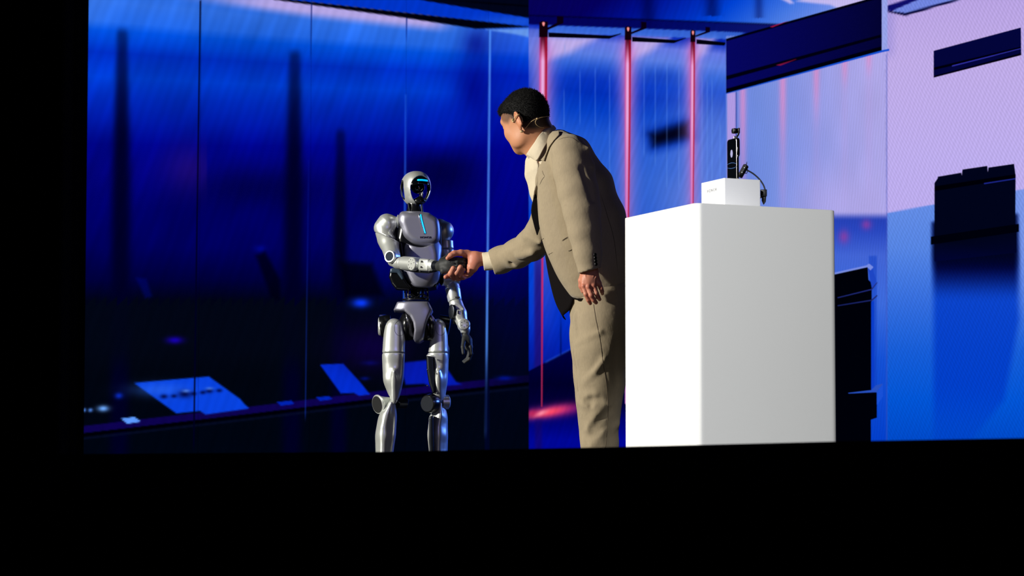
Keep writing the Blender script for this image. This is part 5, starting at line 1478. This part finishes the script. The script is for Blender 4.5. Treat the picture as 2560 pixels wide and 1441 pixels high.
# shoulders
sho = chain(g, [(Q(1404, 362, -.10), qr(28)), (Q(1422, 378, -.16), qr(36)), (Q(1432, 410, -.18), qr(42))], .03)
d = smin(d, sho, .04)
d = smin(d, chain(g, [(Q(1396, 372, .10), qr(28)), (Q(1400, 390, .17), qr(36))], .03), .04)
# folds across the body
for pts, r, s in (([(1400, 500), (1392, 560), (1404, 600)], .010, 1), ([(1362, 590), (1385, 575), (1408, 540)], .010, 1), ([(1368, 600), (1390, 596), (1412, 570)], .008, 1),
                  ([(1376, 612), (1396, 622), (1416, 600)], .008, 1)):
    pass
torso_j = d
# opening between lapel and front: a deep dark gap
gap = gap_sdf(g, 9.0)
# near sleeve
sl = [(Q(1424, 388, -.170), qr(44)), (Q(1434, 430, -.185), qr(47)), (Q(1445, 480, -.205), qr(47)), (Q(1455, 530, -.222), qr(43)), (Q(1462, 580, -.232), qr(38)), (Q(1469, 630, -.235), qr(32)), (Q(1476, 700, -.235), qr(27.5))]
slv = chain(g, sl, .03, .95)
for a, b, r in (((1470, 440), (1488, 520), .016), ((1440, 365), (1470, 372), .012), ((1462, 395), (1480, 415), .012)):
    slv = smin(slv, cap(g, Q(*a, -.20), Q(*b, -.215), r, r * .6), .03)
for a, b in (((1455, 420), (1472, 470)), ((1468, 455), (1482, 500)), ((1440, 356), (1462, 366))):
    slv = smax(slv, -cap(g, Q(*a, -.262), Q(*b, -.275), .003, .003), .022)
slv = smax(slv, halfpl(g, (1440, 686), (1510, 668), (1460, 600)), .004)
# hollow cuff
slv = smax(slv, -chain(g, [(Q(1475, 668, -.235), qr(23.5)), (Q(1478, 712, -.235), qr(24))], .005, .95), .002)
crease = smax(torso_j, -(slv - .005), .004)                                # shallow groove where the sleeve lies on the body
zt_ = np.clip((g.z - np.float32(Q(1440, 455)[2])) / np.float32(.10), 0, 1)
d = smin(torso_j, slv, .028) * zt_ + smin(crease, slv, .002) * (1 - zt_)
d = smax(d, -gap, .003)
# lapel notch, arm hollow
jk = sdf_me(g, d)
jacket = add('jacket', jk, MAT['suit'], man)
# far sleeve reaching to the handshake
g = Grid(Q(1196, 712, .08), Q(1420, 352, .80), .0050)
fa = [(Q(1392, 410, .16), qr(36)), (Q(1372, 520, .28), qr(38)), (Q(1352, 590, .38), qr(40, .4)), (Q(1330, 612, .44), qr(38, .4)), (Q(1294, 634, .53), qr(34.5, .5)), (Q(1252, 650, .61), qr(31.5, .6)), (Q(1222, 659, .65), qr(30, .6))]
fs = chain(g, fa, .03)
for a, b in (((1345, 566, .34), (1300, 604, .44)), ((1318, 590, .36), (1350, 606, .30)), ((1332, 632, .36), (1296, 640, .44)), ((1296, 622, .46), (1266, 634, .52))):
    fs = smin(fs, cap(g, Q(*a), Q(*b), .012, .007), .026)
for a, b in (((1312, 606, .33), (1340, 624, .29)), ((1270, 626, .52), (1280, 660, .50))):
    fs = smax(fs, -cap(g, Q(*a), Q(*b), .002, .002), .026)
fs = smax(fs, halfpl(g, (1216, 615), (1240, 700), (1300, 640)), .004)
fs = smax(fs, -chain(g, [(Q(1250, 651, .61), qr(26.5, .6)), (Q(1200, 664, .68), qr(27.5, .6))], .005), .002)
add('far_sleeve', sdf_me(g, fs), MAT['suit'], jacket)
# shirt cuff at the far wrist
g = Grid(Q(1190, 700, .50), Q(1262, 606, .80), .0030)
cf = chain(g, [(Q(1205, 655, .655), qr(23, .6)), (Q(1250, 650, .61), qr(24, .6))], .004)
cf = smax(cf, halfpl(g, (1203, 624), (1212, 690), (1260, 650)), .003); cf = smax(cf, -chain(g, [(Q(1195, 656, .665), qr(18.5, .6)), (Q(1240, 652, .62), qr(18.5, .6))], .004), .002)
add('cuff', sdf_me(g, cf), MAT['shirt'], shirt)

BJ = world_bvh(jacket)
# jacket collar and lapel as raised cloth
def lay(bv, poly, off, m, parent, name, thick=.003, step=3.0):
    me = surf_patch(bv, poly, off, step); o = add(name, me, m, parent)
    md = o.modifiers.new('thickness', 'SOLIDIFY'); md.thickness = thick; md.offset = -1; return o
lay(BJ, [(1349, 386), (1352, 374), (1358, 358), (1368, 344), (1382, 332), (1398, 330), (1400, 340), (1388, 352), (1376, 368), (1366, 392), (1362, 404), (1349, 400)], .004, MAT['suit'], jacket, 'jacket_collar')
for nm, pts, r in (('collar_seam', [(1348, 404), (1352, 384), (1361, 362), (1377, 342), (1396, 332)], .0014), ('chest_dart', [(1356, 426), (1358, 434), (1362, 441)], .0010),
                   ('lapel_edge', [(1362, 441), (1355, 450), (1349, 463)], .0010), ('waist_seam', [(1352, 604), (1356, 599), (1360, 596)], .0012),
                   ('pocket_welt', [(1405, 602), (1414, 596), (1423, 591)], .0016), ('pocket_edge', [(1405, 604), (1414, 598), (1424, 593.5)], .0010),
                   ('button_stay', [(1371, 636), (1377, 634), (1382, 631)], .0010), ('pocket_gap', [(1420, 628), (1425, 627), (1430, 624)], .0020),
                   ('back_seam', [(1500, 480), (1520, 545), (1535, 600), (1546, 690)], .0013), ('sleeve_seam', [(1396, 350), (1410, 345), (1428, 344), (1446, 356)], .0010)):
    me = surf_line(BJ, pts, r * .8, .0004, 6, 60, True)
    if me: add(nm, me, MAT['seam'], jacket)
for a, b in ((1373, 637), (1354, 603)):
    h_, n_ = hit(BJ, a, b)
    if h_ is not None: add('buttonhole', lathe_me(h_ - n_ * .001, h_ + n_ * .001, [(0, .0030), (.002, .0024)], 14), MAT['seam'], jacket)
for k in range(4):
    h_, n_ = hit(BJ, 1487.5 + k * .8, 637 + k * 8)
    if h_ is not None: add('sleeve_button', lathe_me(h_ - n_ * .002, h_ + n_ * .004, [(0, .0070), (.003, .0074), (.005, .0066), (.0055, .0050), (.005, .0035)], 18), MAT['button'], jacket)
# dark lining of the far front, swinging behind the near one
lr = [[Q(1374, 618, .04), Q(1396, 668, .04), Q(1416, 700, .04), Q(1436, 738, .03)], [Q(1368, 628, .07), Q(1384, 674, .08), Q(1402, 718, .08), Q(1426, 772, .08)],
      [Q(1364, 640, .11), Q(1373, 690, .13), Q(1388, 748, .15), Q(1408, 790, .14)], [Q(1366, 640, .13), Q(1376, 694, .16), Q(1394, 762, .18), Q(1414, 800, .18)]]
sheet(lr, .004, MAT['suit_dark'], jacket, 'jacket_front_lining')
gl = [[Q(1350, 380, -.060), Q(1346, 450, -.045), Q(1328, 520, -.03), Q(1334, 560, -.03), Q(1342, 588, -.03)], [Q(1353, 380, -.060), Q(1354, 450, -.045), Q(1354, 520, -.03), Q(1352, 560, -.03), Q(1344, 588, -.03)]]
sheet(gl, .004, MAT['suit_dark'], jacket, 'chest_gap_shade', 4)  # near-black sheet set inside the jacket opening as its painted shade
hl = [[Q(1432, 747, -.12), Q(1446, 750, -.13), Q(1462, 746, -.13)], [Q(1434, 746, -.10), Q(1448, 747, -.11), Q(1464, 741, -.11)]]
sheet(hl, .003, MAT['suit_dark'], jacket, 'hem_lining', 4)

# ------------------------------------------------------------------ trousers
g = Grid(Q(1396, 1238, -.26), Q(1640, 690, .32), .0056)
near = chain(g, [(Q(1508, 700, -.02), qr(64)), (Q(1508, 740, -.05), qr(67)), (Q(1507, 800, -.06), qr(70)), (Q(1502, 880, -.08), qr(68)), (Q(1501, 960, -.085), qr(58)), (Q(1499, 1010, -.09), qr(51)), (Q(1499, 1050, -.08), qr(46)),
                 (Q(1498, 1110, -.07), qr(45)), (Q(1502, 1205, -.06), qr(40))], .03, .95)
far = chain(g, [(Q(1496, 700, .08), qr(58)), (Q(1490, 760, .12), qr(64)), (Q(1482, 850, .15), qr(58)), (Q(1480, 940, .16), qr(47)), (Q(1480, 1000, .16), qr(42)), (Q(1484, 1050, .17), qr(38)), (Q(1481, 1110, .17), qr(37)), (Q(1484, 1205, .17), qr(34))], .03, .95)
tr = smin(near, far, .03)
# pressed crease and knee folds
cr = chain(g, [(Q(1436, 790, -.10), .006), (Q(1441, 860, -.115), .006), (Q(1450, 930, -.12), .006), (Q(1458, 985, -.12), .006)], .005)
tr = smin(tr, cr, .028)
for pts, r, sg in (([(1460, 990, -.135), (1470, 1000, -.150), (1474, 1012, -.150)], .007, 1), ([(1474, 992, -.155), (1490, 986, -.165), (1502, 992, -.160)], .008, 1),
                   ([(1448, 1004, -.110), (1462, 1012, -.135), (1474, 1004, -.150)], .008, 1), ([(1520, 1012, -.150), (1490, 1040, -.155), (1470, 1075, -.130)], .010, 1),
                   ([(1540, 1060, -.110), (1510, 1085, -.140), (1482, 1112, -.130)], .009, 1), ([(1500, 832, -.178), (1472, 846, -.165), (1448, 858, -.140)], .004, 1),
                   ([(1510, 900, -.190), (1488, 930, -.180), (1466, 955, -.150)], .006, 1)):
    e = chain(g, [(Q(*p), r) for p in pts], .006); tr = smin(tr, e, .024)
for pts, r in (([(1476, 996, -.175), (1470, 1006, -.165), (1476, 1014, -.165)], .004), ([(1484, 1000, -.180), (1498, 1000, -.185)], .006), ([(1524, 1026, -.170), (1498, 1052, -.175), (1478, 1072, -.160)], .006),
               ([(1500, 880, -.215), (1478, 915, -.200)], .005), ([(1548, 840, -.190), (1540, 900, -.190), (1546, 960, -.180)], .012), ([(1526, 780, -.215), (1534, 860, -.210)], .009),
               ([(1532, 1078, -.150), (1500, 1102, -.170)], .005),
               ([(1449, 1052, -.130), (1456, 1085, -.140), (1461, 1130, -.140)], .006), ([(1430, 790, -.090), (1436, 860, -.105), (1444, 930, -.110), (1452, 980, -.110)], .004),
               ([(1462, 1002, -.165), (1474, 1004, -.175)], .004), ([(1452, 872, -.19), (1480, 866, -.215)], .003), ([(1456, 905, -.18), (1484, 893, -.215)], .003)):
    tr = smax(tr, -chain(g, [(Q(*p), r) for p in pts], .006), .022)
tr = smax(tr, halfpl(g, (1414, 740), (1424, 880), (1500, 860)), .012)
tr = smax(tr, halfpl(g, (1424, 880), (1440, 1020), (1500, 860)), .012)
tr = np.maximum(tr, -(g.z - np.float32(.035)))
trousers = add('trousers', sdf_me(g, tr), MAT['suit'], man)
BT = world_bvh(trousers)
for nm, pts in (('side_seam', [(1484, 762), (1490, 800), (1500, 850), (1508, 910), (1516, 960), (1520, 1010), (1519, 1060), (1514, 1120)]),):
    me = surf_line(BT, pts, .0013, .0, 6, 60)
    if me: add(nm, me, MAT['seam'], trousers)
# shoes, hidden by the stage lip in the photograph
for nm, x_, dy in (('shoe', 1500, -.06), ('shoe', 1484, .17)):
    c = Q(x_, 1228, dy); gg = Grid((c[0] - .24, c[1] - .06, -.002), (c[0] + .08, c[1] + .06, .10), .005)
    sd = smin(rbox(gg, (c[0] - .07, c[1], .022), (.135, .040, .021), .018), ell(gg, (c[0] + .01, c[1], .045), (.055, .038, .045)), .03)
    sd = np.maximum(sd, -(gg.z - np.float32(.001))); add('shoe', sdf_me(gg, sd), MAT['shoe'], man)

# ------------------------------------------------------------------ headset microphone round his ears
Bh = world_bvh(body)
def EH(px, py, off=.004):
    h_, n_ = hit(Bh, px, py, off); return h_
hs_ = thing('headset_microphone', HD(-.02, .085, -.02), 'thin beige headset microphone hooked over the man\'s ear and round his nape', 'microphone')
def line3(name, pts, r, off=.003, n=24):
    q = [EH(a, b, off) for a, b in smooth_path([(a, b, 0) for a, b in pts], n)[:, :2]]; q = [p for p in q if p is not None]
    if len(q) > 2: add(name, tube_me(q, r, 8), MAT['beige_plastic'], hs_)
line3('ear_hook', [(1289, 303), (1292, 292), (1299, 288), (1305, 293), (1308, 305)], .0022, .006)
line3('ear_pad', [(1283, 297), (1282.5, 302), (1285, 305)], .0040, .002)
line3('boom', [(1312, 323), (1318, 316), (1326, 306), (1336, 299), (1342, 297)], .0013, .006)
line3('nape_band', [(1342, 297), (1352, 294), (1362, 292), (1372, 292), (1376, 294)], .0012, .006)
line3('nape_band', [(1342, 297), (1338, 304), (1340, 311), (1348, 317), (1358, 319)], .0012, .006)
p0 = EH(1307, 328, .010)
if p0 is not None: add('capsule', sdf_me(Grid(p0 - .012, p0 + .012, .0022), ell(Grid(p0 - .012, p0 + .012, .0022), p0, (.0085, .006, .006))), MAT['beige_plastic'], hs_)
p0 = EH(1342, 297, .006)
if p0 is not None: add('slider', sdf_me(Grid(p0 - .010, p0 + .010, .0022), ell(Grid(p0 - .010, p0 + .010, .0022), p0, (.0055, .004, .004))), MAT['beige_plastic'], hs_)
